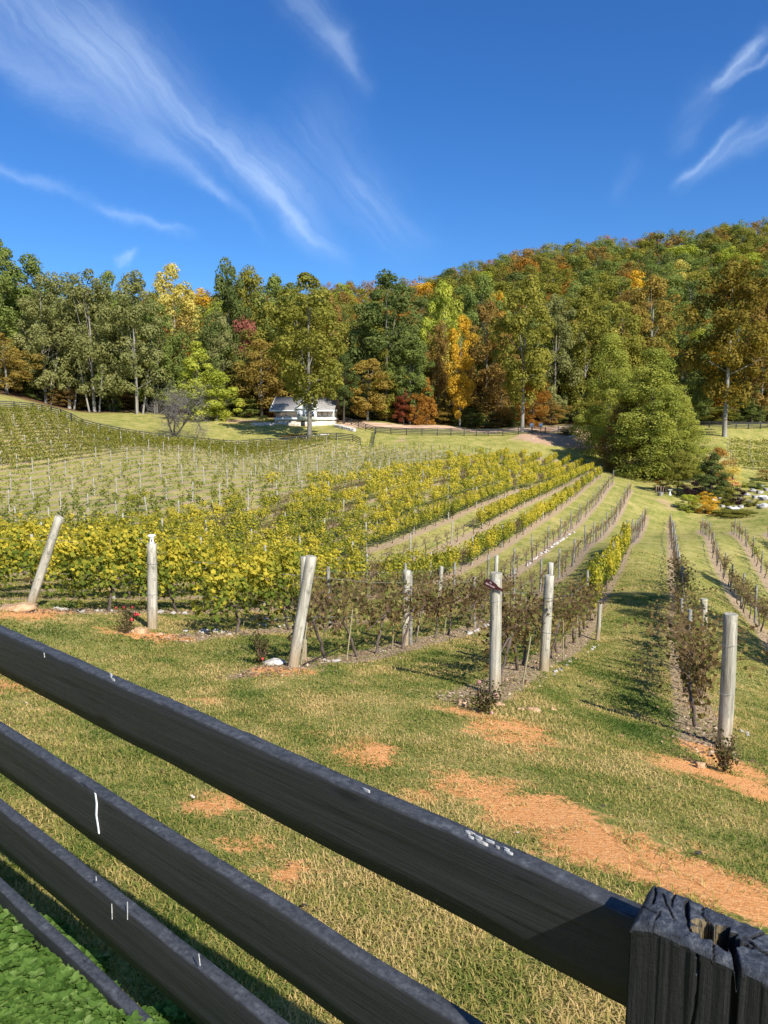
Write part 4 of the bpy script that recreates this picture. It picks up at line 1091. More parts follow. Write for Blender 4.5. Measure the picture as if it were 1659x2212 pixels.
for i, (px, py, wp) in enumerate(STN):
    b = ground(px, py); s = size(wp, b[1]) / 2
    o = bpy.data.objects.new('white_stone', SMe[i % 5]); COL.objects.link(o); o.location = (b[0], b[1], b[2] + s * .15); o.scale = (s, s, s); o.rotation_euler = (0, 0, random.uniform(0, 6))
    lab = 'small pale stone in the litter strip ' + ('left of the white capped post' if px < 320 else 'right of the white capped post' if px < 560 else 'around the twin posts' if px < 840 else 'lining the bare row beyond the sign post' if px < 1290 and py < 1400 else 'right of the sign post' if px < 1400 else 'by the right end post')
    tag(o, lab, 'stone', 'pale stones: ' + lab)

def rose(px, py, wpx, hpx, label, blooms, mat, seed):
    rg = np.random.default_rng(seed); b = ground(px, py); wd = size(wpx, b[1]) / 2; ht = size(hpx, b[1])
    e = empty('rose_bush', tuple(b), 0, label, 'rose bush', 'rose bushes at the row ends')
    st = MB(); tips = []
    for _ in range(16):
        a = rg.random() * 2 * PI; L = ht * rg.uniform(.5, 1.0); r_ = wd * rg.uniform(.2, 1); t = np.linspace(0, 1, 5)
        P = np.stack([math.cos(a) * r_ * t ** .8 + rg.normal(0, .01, 5), math.sin(a) * r_ * t ** .8 * .8 + rg.normal(0, .01, 5), L * t], -1); st.tube(P, np.linspace(.007, .003, 5), 4, False); tips.append(P)
    st.build('stems', M_CANE, e)
    n = 420; P = np.array([tips[rg.integers(0, 16)][rg.integers(1, 5)] for _ in range(n)]) + rg.normal(0, .035, (n, 3)); P[:, 2] = np.maximum(P[:, 2], .02)
    lf = MB(); leaves(lf, P, rg.normal(0, 1, (n, 3)), rg.uniform(.022, .045, n), rg, rg.random(n)); lf.build('foliage', LM['rose'], e)
    for (qx, qy, s) in blooms:
        r = ray(qx, qy); r = r * ((b[1] - wd * .5) / r[1]); c = np.array([r[0], r[1], r[2] + CAMZ]) - b
        bl = MB(); m = 26; D = unit(rg.normal(0, 1, (m, 3))); leaves(bl, c + D * s * .5, D, s * .9, rg, rg.random(m)); bl.build('flower', mat, e)
rose(273, 1368, 62, 72, 'rose bush with red blooms left of the white capped post', [(293, 1327, .05), (284, 1338, .045), (250, 1313, .03), (267, 1312, .03), (286, 1312, .03), (300, 1328, .03)], M_ROSER, 3)
rose(564, 1437, 42, 70, 'thin brown rose bush left of the leaning twin post', [(567, 1423, .03)], M_ROSER, 4)
rose(1043, 1540, 90, 70, 'brown rose bush with one pink bloom in front of the sign post', [(1072, 1501, .035), (1035, 1473, .03), (1062, 1540, .03)], M_ROSEP, 5)
rose(1564, 1665, 60, 95, 'nearly leafless rose bush at the foot of the nearest right end post', [], M_ROSEP, 6)

# fallen leaves lying on the grass
def leaf_mesh(seed, sz):
    rg = np.random.default_rng(seed); mb = MB(); k = 14; V = [(0, 0, .35 * sz)]
    for j in range(k):
        t = 2 * PI * j / k; r = sz * (.62 + .38 * (j % 2)) * (1 + .2 * rg.normal()); V.append((math.cos(t) * r, math.sin(t) * r * .7, sz * (.1 + .55 * rg.random())))
    V2 = [(x, y, z + .0012) for x, y, z in V]; n_ = len(V)
    Fc = [(0, j + 1, (j + 1) % k + 1) for j in range(k)]
    mb.add(V + V2, [tuple(a + n_ for a in f) for f in Fc] + [f[::-1] for f in Fc]); mb.add(V + V2, [(j + 1, (j + 1) % k + 1, (j + 1) % k + 1 + n_, j + 1 + n_) for j in range(k)]); return mb
LV = [(352, 1668, 12, 'b', 'curled orange leaf in the grass under the top rail, left'), (415, 1730, 16, 'p', 'pink white crumpled leaf in the grass near the middle'), (148, 1690, 9, 'p', 'small pink leaf between rails at the left'), (57, 1522, 6, 'p', 'small white leaf near the left edge'),
      (1049, 1998, 18, 'p', 'bleached pink leaf in the lower grass'), (685, 1975, 16, 'b', 'rust coloured leaf beside the second rail'), (657, 1965, 18, 'd', 'dark brown curled leaf beside the second rail'), (627, 1872, 14, 'b', 'rust brown leaf in the grass between top rails'),
      (735, 1868, 10, 'd', 'small dark leaf in the grass between top rails'), (1342, 1594, 13, 'b', 'pale brown leaf in the grass left of the right end post'), (1508, 1850, 19, 'd', 'dark curled leaf standing on the orange clay'), (1302, 1752, 15, 'd', 'dark curled leaf beyond the top rail'), (1410, 1707, 15, 'b', 'light brown curled leaf on grass at right'),
      (1118, 1806, 9, 'p', 'grey white leaf on the orange clay'), (1345, 1770, 1, 'b', ''), (1210, 1578, 7, 'b', 'tiny tan leaf right of the sign post clay'), (984, 1598, 8, 'b', 'tan leaf in the grass below the rock by the sign'), (405, 2180, 22, 'd', 'purple brown leaf in the shade at the bottom'),
      (1410, 1560, 9, 'b', 'tan leaf in the shade between the two right rows'), (1330, 1537, 8, 'b', 'tan leaf on the sunny grass between the right rows'), (1395, 1470, 9, 'b', 'rust leaf upper of those between the right rows'), (640, 2075, 9, 'b', 'small rust leaf below the second rail'), (760, 1475, 8, 'b', 'tan leaf in the open grass at centre')]
for px, py, wp, c, lab in LV:
    if not lab: continue
    b = ground(px, py); s = size(wp, b[1]) / 2
    o = leaf_mesh(px, s).build('fallen_leaf', {'b': M_LITTER, 'p': M_PALE, 'd': M_BARKD}[c]); o.location = (b[0], b[1], gheight(np.array([b[0]]), np.array([b[1]]))[0] + .02); o.rotation_euler = (random.uniform(-.3, .3), random.uniform(-.3, .3), random.uniform(0, 6)); tag(o, lab, 'leaf', 'fallen leaves')
# straw and litter scattered under the nearest rows (uncountable)
rg = np.random.default_rng(91); n = 9000
ks = rg.choice([0, -1, -2, -3, -4, 1], n); yv = np.array([starty(int(k)) for k in ks]) - .8 + rg.random(n) ** 1.4 * 16
xv = np.array([rowx(int(k), y_) for k, y_ in zip(ks, yv)]) + rg.normal(0, .27, n)
zv = gheight(xv, yv) + .012
lt = MB(); leaves(lt, np.stack([xv, yv, zv], -1), rg.normal(0, .35, (n, 3)) + np.array([0, 0, 1]), rg.uniform(.02, .075, n), rg, rg.random(n), 'kite', .55)
tag(lt.build('leaf_litter', leaf_mat('litter', [(.10, .06, .04), (.22, .13, .08), (.36, .24, .15), (.5, .4, .28)], .1, 0)), 'dry brown leaf litter and straw under the near vines', 'leaf litter', None, 'stuff')

# ------------------------------------------------------------------ far board fences
def far_fence(pts, label, hgt=1.25, nrails=4, step=2.6, rw=.14, gaps=()):
    P = [ground(*p) for p in pts]; X = np.array([p[:2] for p in P]); seg = np.hypot(*np.diff(X, axis=0).T); cum = np.concatenate([[0], np.cumsum(seg)])
    n = max(2, min(99, int(cum[-1] / step))); s = np.linspace(0, cum[-1], n); xs = np.interp(s, cum, X[:, 0]); ys = np.interp(s, cum, X[:, 1]); zs = H(xs, ys)
    e = empty('board_fence', (xs[0], ys[0], zs[0]), 0, label, 'fence'); o0 = np.array([xs[0], ys[0], zs[0]])
    pm = MB().box(-.075, .075, -.075, .075, -.2, hgt + .1).mesh('post'); pm.materials.append(M_FARFENCE)
    for x, y, z in zip(xs, ys, zs):
        o = bpy.data.objects.new('post', pm); COL.objects.link(o); o.parent = e; o.location = (x - o0[0], y - o0[1], z - o0[2])
    for r in range(nrails):
        zz = hgt - r * (hgt - .1) / nrails; mb = MB(); V = []
        for x, y, z in zip(xs, ys, zs):
            for dy, dz in ((-.02, -rw / 2), (.02, -rw / 2), (.02, rw / 2), (-.02, rw / 2)): V.append((x - o0[0], y - o0[1] - .1 + dy, z - o0[2] + zz + dz))
        i, j = np.meshgrid(np.arange(n - 1), np.arange(4), indexing='ij'); a = (i * 4 + j).ravel(); b = (i * 4 + (j + 1) % 4).ravel()
        mb.add(V, np.stack([a, b, b + 4, a + 4], -1)); mb.build('rail', M_FARFENCE, e)
far_fence([(-60, 882), (0, 884), (70, 888), (140, 905), (182, 926), (250, 940), (307, 950), (345, 955)], 'dark board fence descending the lawn at the left')
far_fence([(345, 956), (400, 961), (470, 966), (530, 967), (600, 963), (660, 957), (690, 953), (735, 951), (770, 956), (778, 962)], 'dark board fence curving below the white cottage')
far_fence([(811, 936), (860, 939), (940, 941), (1000, 941), (1060, 941), (1125, 938), (1180, 936), (1260, 935)], 'dark board fence along the track at the wood edge, centre', 1.2)
far_fence([(806, 966), (808, 952), (811, 938)], 'short return of dark fence beside the gate opening', 1.2)
far_fence([(1470, 925), (1560, 925), (1660, 926), (1740, 927)], 'dark board fence under the trees at the far right', 1.2)
far_fence([(745, 915), (790, 930), (812, 936)], 'dark fence in tree shade right of the cottage', 1.2)

# dirt track behind the fence
TP_ = [(735, 917), (800, 916), (900, 921), (1000, 925), (1100, 928), (1200, 932), (1270, 935)]
TG = np.array([at(px, py, 146 - abs(px - 1000) * .012) for px, py in TP_]); mb = MB(); V = []
tt = np.linspace(0, len(TP_) - 1, 60); tx = np.interp(tt, range(len(TP_)), TG[:, 0]); ty = np.interp(tt, range(len(TP_)), TG[:, 1])
NW = 9
for x, y in zip(tx, ty):
    for q_ in np.linspace(-4.2, 4.2, NW):
        yy_ = y + q_ + (rng.normal(0, .25) if abs(q_) > 4 else 0); V.append((x, yy_, gheight(np.array([x]), np.array([yy_]))[0] + .06))
i, j = np.meshgrid(np.arange(59), np.arange(NW - 1), indexing='ij'); a = (i * NW + j).ravel(); mb.add(V, np.stack([a, a + NW, a + NW + 1, a + 1], -1))
tag(mb.build('track', simple('track_dirt', (.36, .20, .11), (.66, .48, .32), .5, .95, .4, .03)), 'pale orange dirt track along the wood edge', 'track', None, 'structure')
# ------------------------------------------------------------------ cottage
def cottage():
    D = 142.0; p = D / F
    base = ground(655, 921); ox, oy, oz = base
    L = lambda px: (px - 655) * p
    zt = lambda py: (921 - py) * p
    e = empty('cottage', (ox, oy, oz), math.radians(-4), 'white cottage with grey gabled roof and stone base on the rise', 'house')
    xl, xr = L(592), L(721); dep = 7.5
    # stone basement under the porch
    mb = MB().box(xl, xr, 0, dep, -1.5, zt(907)); mb.build('stone_base', M_STONEW, e)
    # door opening in the base
    MB().box(L(650), L(659), -.05, .2, -.2, zt(909)).build('cellar_door', M_BLACKHOLE, e)
    # floor band
    MB().box(xl - .15, xr + .15, -.25, dep, zt(907), zt(902)).build('porch_floor', M_TRIM, e)
    zf = zt(902); ze = zt(886)
    # recessed front wall
    MB().box(xl + .1, xr - .1, 1.0, dep, zf, ze + .3).build('wall', M_WALLH, e)
    # gable end wall at left, extends further back
    gx0 = xl + .05; mb = MB()
    zr = zt(855); yr = 5.2
    pts = [(gx0, .2, zf), (gx0, 9.6, zf - 1.0), (gx0, 9.6, ze - .4), (gx0, yr, zr - .15), (gx0, .2, ze)]
    V = pts + [(x + .15, y, z) for x, y, z in pts]; n = 5
    mb.add(V, [list(range(5))]); mb.add(V, [list(range(9, 4, -1))]); mb.add(V, [[i, (i + 1) % n, (i + 1) % n + n, i + n] for i in range(n)]); w2 = mb.build('wall', M_WALLH, e)
    MB().box(gx0 - .05, gx0 + .02, 2.6, 3.5, zf + .7, zf + 2.2).build('pane', M_GLASS, w2)
    # roof: two slopes
    def slab(q, th=.16, name='roof', mat=M_ROOFH, parent=e):
        V = [tuple(a) for a in q] + [(a[0], a[1], a[2] - th) for a in q]; m = MB()
        m.add(V, [(0, 1, 2, 3), (7, 6, 5, 4), (0, 4, 5, 1), (1, 5, 6, 2), (2, 6, 7, 3), (3, 7, 4, 0)]); return m.build(name, mat, parent)
    a0, a1 = xl - .9, xr + .35
    rf = slab([(a0, -.3, ze), (a1, -.3, ze), (a1, yr, zr), (a0, yr, zr)]); slab([(a0, yr + .01, zr), (a1, yr + .01, zr), (a1, 10.2, ze - .6), (a0, 10.2, ze - .6)])
    MB().box(a0 - .02, a1 + .02, -.38, -.3, ze - .26, ze + .02).build('fascia', M_TRIM, e)
    # barge boards on the left gable
    m = MB(); q = [(a0 - .05, -.6, ze - .3), (a0 - .05, yr, zr - .3), (a0 - .05, yr, zr + .03), (a0 - .05, -.6, ze + .03)]; V = q + [(x + .06, y, z) for x, y, z in q]
    m.add(V, [(0, 1, 2, 3), (7, 6, 5, 4), (0, 4, 5, 1), (1, 5, 6, 2), (2, 6, 7, 3), (3, 7, 4, 0)]); m.build('barge_board', M_TRIM, e)
    # central projecting bay with pediment
    b0, b1 = L(640), L(688); bt = zt(884)
    bay = MB().box(b0 + .3, b1 - .3, -.4, 2.4, zt(907) + .01, bt).build('bay', M_TRIM, e)
    for (c0, c1) in ((L(645), L(651)), (L(656), L(661.5)), (L(663), L(668.5)), (L(675), L(681))):
        wn_ = MB().box(c0 - .06, c1 + .06, -.46, -.38, zt(900), zt(887)).build('window', M_TRIM, e)
        MB().box(c0 + .02, c1 - .02, -.48, -.45, zt(899.2), zt(888)).build('pane', M_GLASS, wn_)
        MB().box(c0 + .02, c1 - .02, -.50, -.475, zt(893.8), zt(893.3)).build('glazing_bar', M_TRIM, wn_)
    MB().box(b0, b1, -.7, 2.2, bt, bt + .28).build('cornice', M_TRIM, e)
    ap = zt(862); mx = (b0 + b1) / 2
    m = MB(); V = [(b0 + .35, -.35, bt + .3), (b1 - .35, -.35, bt + .3), (mx, -.35, ap - .4), (b0 + .35, 2.5, bt + .3), (b1 - .35, 2.5, bt + .3), (mx, 2.5, ap - .4)]
    m.add(V, [(0, 1, 2), (5, 4, 3)]); m.add(V, [(0, 3, 4, 1), (1, 4, 5, 2), (2, 5, 3, 0)]); m.build('pediment', M_WALLH, e)
    for sgn, bx in ((-1, b0), (1, b1)):
        q = [(bx - sgn * -.1, -.75, bt + .22), (mx, -.75, ap), (mx, 4.2, ap), (bx + sgn * .1, 4.2, bt + .22)]
        r2 = slab(q if sgn > 0 else q[::-1], .12)
        q = [(bx + sgn * .12, -.82, bt + .10), (mx, -.82, ap - .12), (mx, -.82, ap + .16), (bx + sgn * .12, -.82, bt + .38)]
        V = q + [(x, y + .07, z) for x, y, z in q]; m = MB(); m.add(V, [(0, 1, 2, 3), (7, 6, 5, 4), (0, 4, 5, 1), (1, 5, 6, 2), (2, 6, 7, 3), (3, 7, 4, 0)]); m.build('barge_board', M_TRIM, e)
    # porch posts and rails
    for px_ in (594, 608, 722 - 2.5, 705): 
        MB().box(L(px_) - .06, L(px_) + .06, -.2, -.08, zf, ze - .05).build('porch_post', M_RAILW, e)
    for (c0, c1) in ((L(594), b0 + .25), (b1 - .25, L(719.5))):
        m = MB().box(c0, c1, -.19, -.10, zf + .92, zf + 1.0).box(c0, c1, -.18, -.11, zf + .12, zf + .18); q_ = c0 + .1
        while q_ < c1: m.box(q_ - .025, q_ + .025, -.17, -.12, zf + .18, zf + .92); q_ += .21
        m.build('balustrade', M_RAILW, e)
    for (c0, c1) in ((L(598), L(603)), (L(613), L(617)), (L(693), L(698)), (L(706), L(709))):
        wn_ = MB().box(c0 - .1, c1 + .1, .93, 1.02, zf + .1, zt(889)).build('window', M_TRIM, e)
        MB().box(c0, c1, 0.90, 0.94, zf + .3, zt(889.6)).build('pane', M_GLASS, wn_)
cottage()
# stone retaining edges near the cottage
def stone_edge(pts, hpx, label, wd=.5):
    P = [ground(*p) for p in pts]; rg = np.random.default_rng(int(pts[0][0])); X = np.array(P); cum = np.concatenate([[0], np.cumsum(np.hypot(*np.diff(X[:, :2], axis=0).T))]); n = int(cum[-1] / .45); mb = MB()
    for i in range(n):
        for lay in range(hpx):
            s = cum[-1] * (i + rg.random()) / n; x = np.interp(s, cum, X[:, 0]); y = np.interp(s, cum, X[:, 1]) + lay * .12; r_ = rock_mesh(rg.integers(1e6), .38, .3, .2)
            V = np.array(r_.v[0]) + np.array([x, y, h1(x, y) + .1 + lay * .28]) - X[0]; mb.add(V, r_.order[0][0])
    o = mb.build('stone_wall', M_ROCKW); o.location = tuple(X[0]); tag(o, label, 'stone wall')
stone_edge([(545, 920), (570, 919), (592, 920)], 2, 'low pale stone wall left of the cottage base')
stone_edge([(725, 922), (745, 927), (768, 933)], 2, 'pale rubble stone edging running down right of the cottage')
stone_edge([(680, 943), (712, 940)], 1, 'line of pale stones in the lawn below the cottage')

# ------------------------------------------------------------------ trees
def crown_pts(rg, Ht, R, z0, ncl, nlf, prof, irregular=.25, clr=.27):
    ph = rg.random(4) * 6; cs = []
    while len(cs) < ncl:
        t = rg.random(); a = rg.random() * 2 * PI
        f = prof(t) * (1 + irregular * math.sin(a * 2 + ph[0] + t * 3) * .6 + irregular * math.sin(a * 3 + ph[1] - t * 5) * .6)
        rr_ = R * f * rg.random() ** .38
        if rg.random() > .25 + f: continue
        cs.append((math.cos(a) * rr_, math.sin(a) * rr_, z0 + (Ht - z0) * t, rr_))
    cs = np.array(cs); cr_ = R * clr * rg.uniform(.6, 1.25, ncl)
    ci = rg.integers(0, ncl, nlf); d = unit(rg.normal(0, 1, (nlf, 3)) + np.array([0, 0, .25]))
    sh = rg.uniform(.5, 1.0, nlf) ** .6
    P = cs[ci, :3] + d * (cr_[ci] * sh)[:, None] * np.array([1, 1, .86])
    P[:, 2] = np.maximum(P[:, 2], .2)
    N = d * 1.0 + rg.normal(0, .38, (nlf, 3)) + np.array([0, 0, .35])
    crn = rg.random(ncl)
    rnd = np.clip(crn[ci] * .5 + rg.random(nlf) * .5, 0, 1)
    return P, N, rnd, cs
PROF = {
 'round': lambda t: math.sqrt(max(0.02, 1 - (2 * t - 1) ** 2)),
 'oval': lambda t: max(.12, math.sin(PI * (t * .93 + .05)) ** .75),
 'dome': lambda t: math.sqrt(max(.02, 1 - t ** 2.4)) * (.65 + .35 * min(1, t * 4)),
 'cone': lambda t: max(.07, (1 - t) ** .8 * (.75 + .25 * min(1, t * 6))),
 'tear': lambda t: max(.08, (1 - t ** 1.7) ** .85 * (.8 + .2 * min(1, t * 5))),
 'column': lambda t: max(.15, .75 * math.sin(PI * (t * .88 + .08)) ** .5),
 'vase': lambda t: max(.12, math.sin(PI * (.12 + .84 * t)) * (.45 + .75 * t)),
}
CR = {}
def crown_mesh(key, seed, Ht, R, z0, ncl, nlf, lsz, prof, irr=.25, clr=.27):
    k = (key, seed)
    if k not in CR:
        rg = np.random.default_rng(seed + 500); P, N, rnd, cs = crown_pts(rg, Ht, R, z0, ncl, nlf, PROF[prof], irr, clr)
        lf = MB(); leaves(lf, P, N, rg.uniform(.6, 1.25, nlf) * lsz, rg, rnd, 'kite', .85)
        tr = MB(); m = 9; t = np.linspace(0, 1, m); bend = rg.normal(0, .25, 2) * R * .12
        wob = np.cumsum(rg.normal(0, .07, (m, 2)), axis=0)
        TP = np.stack([bend[0] * t ** 2 + wob[:, 0] * R * .12, bend[1] * t ** 2 + wob[:, 1] * R * .12, -.3 + t * Ht * .92], -1); r0 = Ht * .0125
        TP[0, :2] = 0
        tr.tube(TP, np.linspace(r0 * 1.25, r0 * .18, m), 8)
        for q_ in range(10):
            c = cs[rg.integers(0, len(cs))]; zt_ = z0 + (c[2] - z0) * rg.uniform(.2, .75); zt_ = max(z0 * .8, min(zt_, Ht * .8)); b = np.array([np.interp(zt_, TP[:, 2], TP[:, 0]), np.interp(zt_, TP[:, 2], TP[:, 1]), zt_])
            mm = (b + c[:3]) / 2 + np.array([0, 0, -.03 * Ht]) * .3 + rg.normal(0, .1, 3); tr.tube([b, mm, c[:3]], [r0 * .30, r0 * .2, r0 * .06], 5, False)
        if key == 'locust':
            for q_ in range(2):
                a = rg.random() * 6.28; bx, by = math.cos(a) * R * .28, math.sin(a) * R * .28; tr.tube([(bx * .6, by * .6, -.3), (bx * 1.2, by * 1.2, Ht * .2), (bx * 2.1, by * 2.1, Ht * .6)], [r0 * .7, r0 * .5, r0 * .2], 7)
        CR[k] = (lf.mesh('crown'), tr.mesh('trunk', True))
    return CR[k]
def set_mat(o, m):
    if len(o.data.materials) == 0: o.data.materials.append(m)
    o.material_slots[0].link = 'OBJECT'; o.material_slots[0].material = m
def tree(x, y, z, key, seed, Ht, R, pal, label, group=None, bark=M_BARK, spec=None, name='tree', cat='tree', rz=None, lean=0):
    """spec: unit tree built at 20 m high with radius 5, then scaled"""
    prof, z0f, ncl, nlf, lsz, irr, clr = spec
    cm, tm_ = crown_mesh(key, seed, 20., 5., 20 * z0f, ncl, nlf, lsz, prof, irr, clr)
    e = empty(name, (x, y, z - .2), random.uniform(0, 6.28) if rz is None else rz, label, cat, group)
    e.scale = (R / 5., R / 5., Ht / 20.); e.rotation_euler[1] = lean
    t_ = bpy.data.objects.new('trunk', tm_); COL.objects.link(t_); t_.parent = e; set_mat(t_, bark)
    c_ = bpy.data.objects.new('crown', cm); COL.objects.link(c_); c_.parent = e; set_mat(c_, LM[pal] if isinstance(pal, str) else pal)
    return e
SP = {  # prof, crown base fraction, clumps, leaves, leaf size, irregularity, clump radius
 'oval': ('oval', .10, 95, 15000, .36, .3, .25), 'dome': ('dome', .10, 90, 15000, .36, .3, .27), 'column': ('column', .12, 80, 12000, .36, .35, .27),
 'airy': ('oval', .22, 85, 12500, .36, .35, .24), 'tear': ('tear', .02, 190, 46000, .21, .22, .25), 'cone': ('cone', .04, 90, 12000, .36, .2, .22),
 'round': ('round', .1, 60, 9000, .4, .2, .28), 'vase': ('vase', .30, 90, 10000, .34, .25, .22), 'low': ('round', .02, 55, 8000, .42, .25, .3),
 'locust': ('dome', .15, 95, 14000, .33, .4, .23), 'hill': ('dome', .3, 48, 4200, .5, .15, .34), 'hillo': ('round', .25, 48, 4200, .5, .15, .34), 'under': ('oval', .04, 50, 4200, .5, .3, .34),
}
def ptree(px, py, topy, wpx, sp, pal, label, dist=None, seed=0, bark=M_BARK, group=None, lean=0, cat='tree', name='tree'):
    b = ground(px, py) if dist is None else None
    if b is None:
        r = ray(px, py); x = r[0] / r[1] * dist; b = np.array([x, dist, h1(x, dist)])
    D = b[1]; rt = ray(px, topy); rt = rt * (D / rt[1]); Ht = rt[2] + CAMZ - b[2]
    return tree(b[0], b[1], b[2], sp, seed, Ht * 1.0, size(wpx, D) / 2, pal, label, group, bark, SP[sp], name, cat, lean=lean)
# (px, base y, top y, width, spec, palette, distance, seed, bark, label)
TREES = [
 (5, 880, 512, 130, 'oval', 'green', 165, 0, M_BARK, 'tallest green tree at the far left edge'),
 (75, 880, 560, 130, 'dome', 'green', 172, 1, M_BARK, 'broad green tree second from the left edge'),
 (15, 872, 722, 110, 'low', 'bronze', 150, 0, M_BARK, 'rusty orange low tree at the left edge above the fence'),
 (100, 880, 600, 120, 'locust', 'grey', 158, 0, M_BARKP, 'grey green locust tree with slanting trunks, leftmost'),
 (150, 884, 592, 125, 'locust', 'grey', 160, 1, M_BARKP, 'grey green locust tree, second of the locust stand'),
 (205, 888, 588, 120, 'locust', 'grey', 158, 2, M_BARKP, 'grey green locust tree in the centre of the stand'),
 (250, 888, 592, 115, 'locust', 'green', 163, 0, M_BARKP, 'fresh green locust tree near the bend of the stand'),
 (296, 893, 590, 130, 'locust', 'grey', 155, 1, M_BARKP, 'tall locust with a thick pale forked trunk at the lawn'),
 (335, 893, 650, 95, 'locust', 'green', 160, 2, M_BARK, 'lower green tree ending the locust stand on the right'),
 (385, 905, 577, 125, 'vase', 'pale', 185, 0, M_BARKP, 'pale yellow tree with sky showing through its crown'),
 (360, 890, 680, 60, 'under', 'red', 182, 0, M_BARKD, 'dark red tree glimpsed behind the locusts'),
 (392, 895, 720, 70, 'under', 'orange', 176, 1, M_BARKD, 'orange tree just behind the lime cone'),
 (428, 900, 738, 125, 'cone', 'lime', 150, 0, M_BARK, 'bright yellow green cone shaped tree behind the bare tree'),
 (468, 905, 800, 100, 'low', 'lime', 149, 1, M_BARK, 'low spreading lime branches right of the lime cone'),
 (500, 885, 568, 95, 'dome', 'dark', 175, 2, M_BARK, 'dark green tree rising over the left of the cottage'),
 (480, 890, 690, 70, 'column', 'grey', 165, 0, M_BARK, 'narrow grey green tree left of the gold tree'),
 (545, 880, 590, 95, 'dome', 'olive', 180, 3, M_BARK, 'yellowish olive tree on the skyline above the gold tree'),
 (533, 885, 672, 60, 'under', 'pink', 172, 2, M_BARKD, 'dusky pink tree among dark green ones'),
 (565, 885, 738, 120, 'round', 'bronze', 160, 0, M_BARK, 'gold and orange tree left of the cottage'),
 (605, 885, 600, 110, 'oval', 'green', 178, 1, M_BARK, 'tall green tree behind the cottage, left'),
 (655, 885, 640, 120, 'oval', 'olive', 168, 2, M_BARK, 'olive tree directly behind the cottage roof'),
 (715, 890, 640, 80, 'oval', 'brown', 164, 0, M_BARK, 'brownish orange tree behind the cottage, right'),
 (668, 952, 598, 175, 'airy', 'olive', 127, 0, M_BARK, 'tall thin crowned tree whose grey trunk stands before the cottage'),
 (832, 905, 598, 170, 'dome', 'dark', 158, 0, M_BARK, 'huge dark olive tree right of the cottage'),
 (885, 905, 720, 90, 'oval', 'green', 152, 2, M_BARK, 'green tree below the huge dark one'),
 (742, 918, 765, 70, 'vase', 'dark', 146, 1, M_BARKD, 'leaning dark trunked tree beside the cottage'),
 (795, 912, 775, 105, 'round', 'bronze', 150, 1, M_BARK, 'orange brown rounded tree right of the cottage'),
 (835, 905, 760, 80, 'under', 'olive', 153, 0, M_BARK, 'olive tree between orange tree and red shrubs'),
 (872, 902, 838, 40, 'low', 'red', 150, 0, M_BARKD, 'crimson shrub at the wood edge'),
 (897, 905, 850, 42, 'low', 'orange', 149, 1, M_BARKD, 'orange red shrub right of the crimson one'),
 (922, 905, 815, 50, 'cone', 'orange', 151, 2, M_BARKD, 'layered orange sapling right of the orange red shrub'),
 (955, 905, 615, 90, 'oval', 'lime', 172, 1, M_BARK, 'yellow green tree on the skyline at centre'),
 (993, 925, 690, 75, 'column', 'gold', 150, 1, M_BARKP, 'narrow golden tree with a straight pale trunk'),
 (945, 905, 700, 65, 'column', 'brown', 160, 2, M_BARK, 'brown narrow tree left of the golden one'),
 (1050, 915, 655, 110, 'oval', 'brown', 160, 1, M_BARK, 'brown olive tree between golden tree and pale trunked tree'),
 (1035, 905, 605, 100, 'dome', 'green', 178, 1, M_BARK, 'green tree behind the golden tree'),
 (1080, 905, 790, 80, 'under', 'brown', 154, 1, M_BARKD, 'dark rust tree left of the pale trunk'),
 (1128, 932, 606, 135, 'airy', 'olive', 139, 1, M_BARKP, 'tall olive tree with a thick pale trunk at the track'),
 (1150, 925, 815, 70, 'low', 'orange', 146, 2, M_BARKD, 'orange foliage around the pale trunk'),
 (1195, 920, 640, 110, 'oval', 'grey', 158, 2, M_BARK, 'grey olive tree right of the pale trunked tree'),
 (1065, 905, 612, 50, 'hill', 'gold', 190, 2, M_BARK, 'bright yellow tree at the foot of the hill'),
 (1260, 935, 625, 120, 'oval', 'olive', 160, 0, M_BARK, 'olive tree behind the big bush, left'),
 (1335, 935, 660, 110, 'dome', 'olive', 160, 1, M_BARK, 'olive green tree behind the big bush, centre'),
 (1395, 930, 605, 130, 'vase', 'bronze', 172, 1, M_BARKP, 'golden orange tree with white branches behind the big bush'),
 (1310, 985, 725, 145, 'tear', 'bigolive', 124, 1, M_BARK, 'left shoulder of the great drooping olive tree clump'),
 (1400, 1028, 757, 205, 'tear', 'bigolive', 109, 0, M_BARK, 'great drooping olive green tree reaching the ground'),
 (1455, 1040, 835, 130, 'tear', 'bigolive', 106, 2, M_BARK, 'lower right skirt tree of the olive clump'),
 (1345, 1010, 850, 110, 'tear', 'brown', 112, 3, M_BARK, 'shaded brown green tree at the left foot of the olive clump'),
 (1475, 950, 752, 100, 'round', 'dark', 135, 1, M_BARK, 'rounded dark green tree behind the olive clump'),
 (1565, 945, 568, 175, 'airy', 'gold', 128, 2, M_BARKP, 'tall yellow brown tree with a pale straight trunk at right'),
 (1500, 925, 640, 110, 'oval', 'olive', 155, 1, M_BARK, 'olive tree behind the tall yellow brown one'),
 (1640, 925, 610, 100, 'oval', 'brown', 150, 2, M_BARK, 'dark brown green tree at the right edge'),
 (1690, 925, 560, 130, 'oval', 'lime', 165, 0, M_BARK, 'yellow green tree cut by the right edge'),
 (1600, 925, 700, 90, 'under', 'dark', 160, 1, M_BARKD, 'dark understorey tree right of the pale trunk'),
]
for (px, py, ty, wp, sp, pal, dist, sd, bk, lab) in TREES:
    m_ = LM[pal]
    if 'tall yellow brown' in lab: m_ = 'TYB'
    ptree(px, py, ty, wp, sp, pal if m_ != 'TYB' else 'olivegold', lab, dist, sd, bk) if m_ != 'TYB' else None
LM['olivegold'] = leaf_mat('leaves_olivegold', [(.08, .065, .018), (.19, .145, .03), (.30, .225, .045), (.42, .32, .07)], patch=.25)
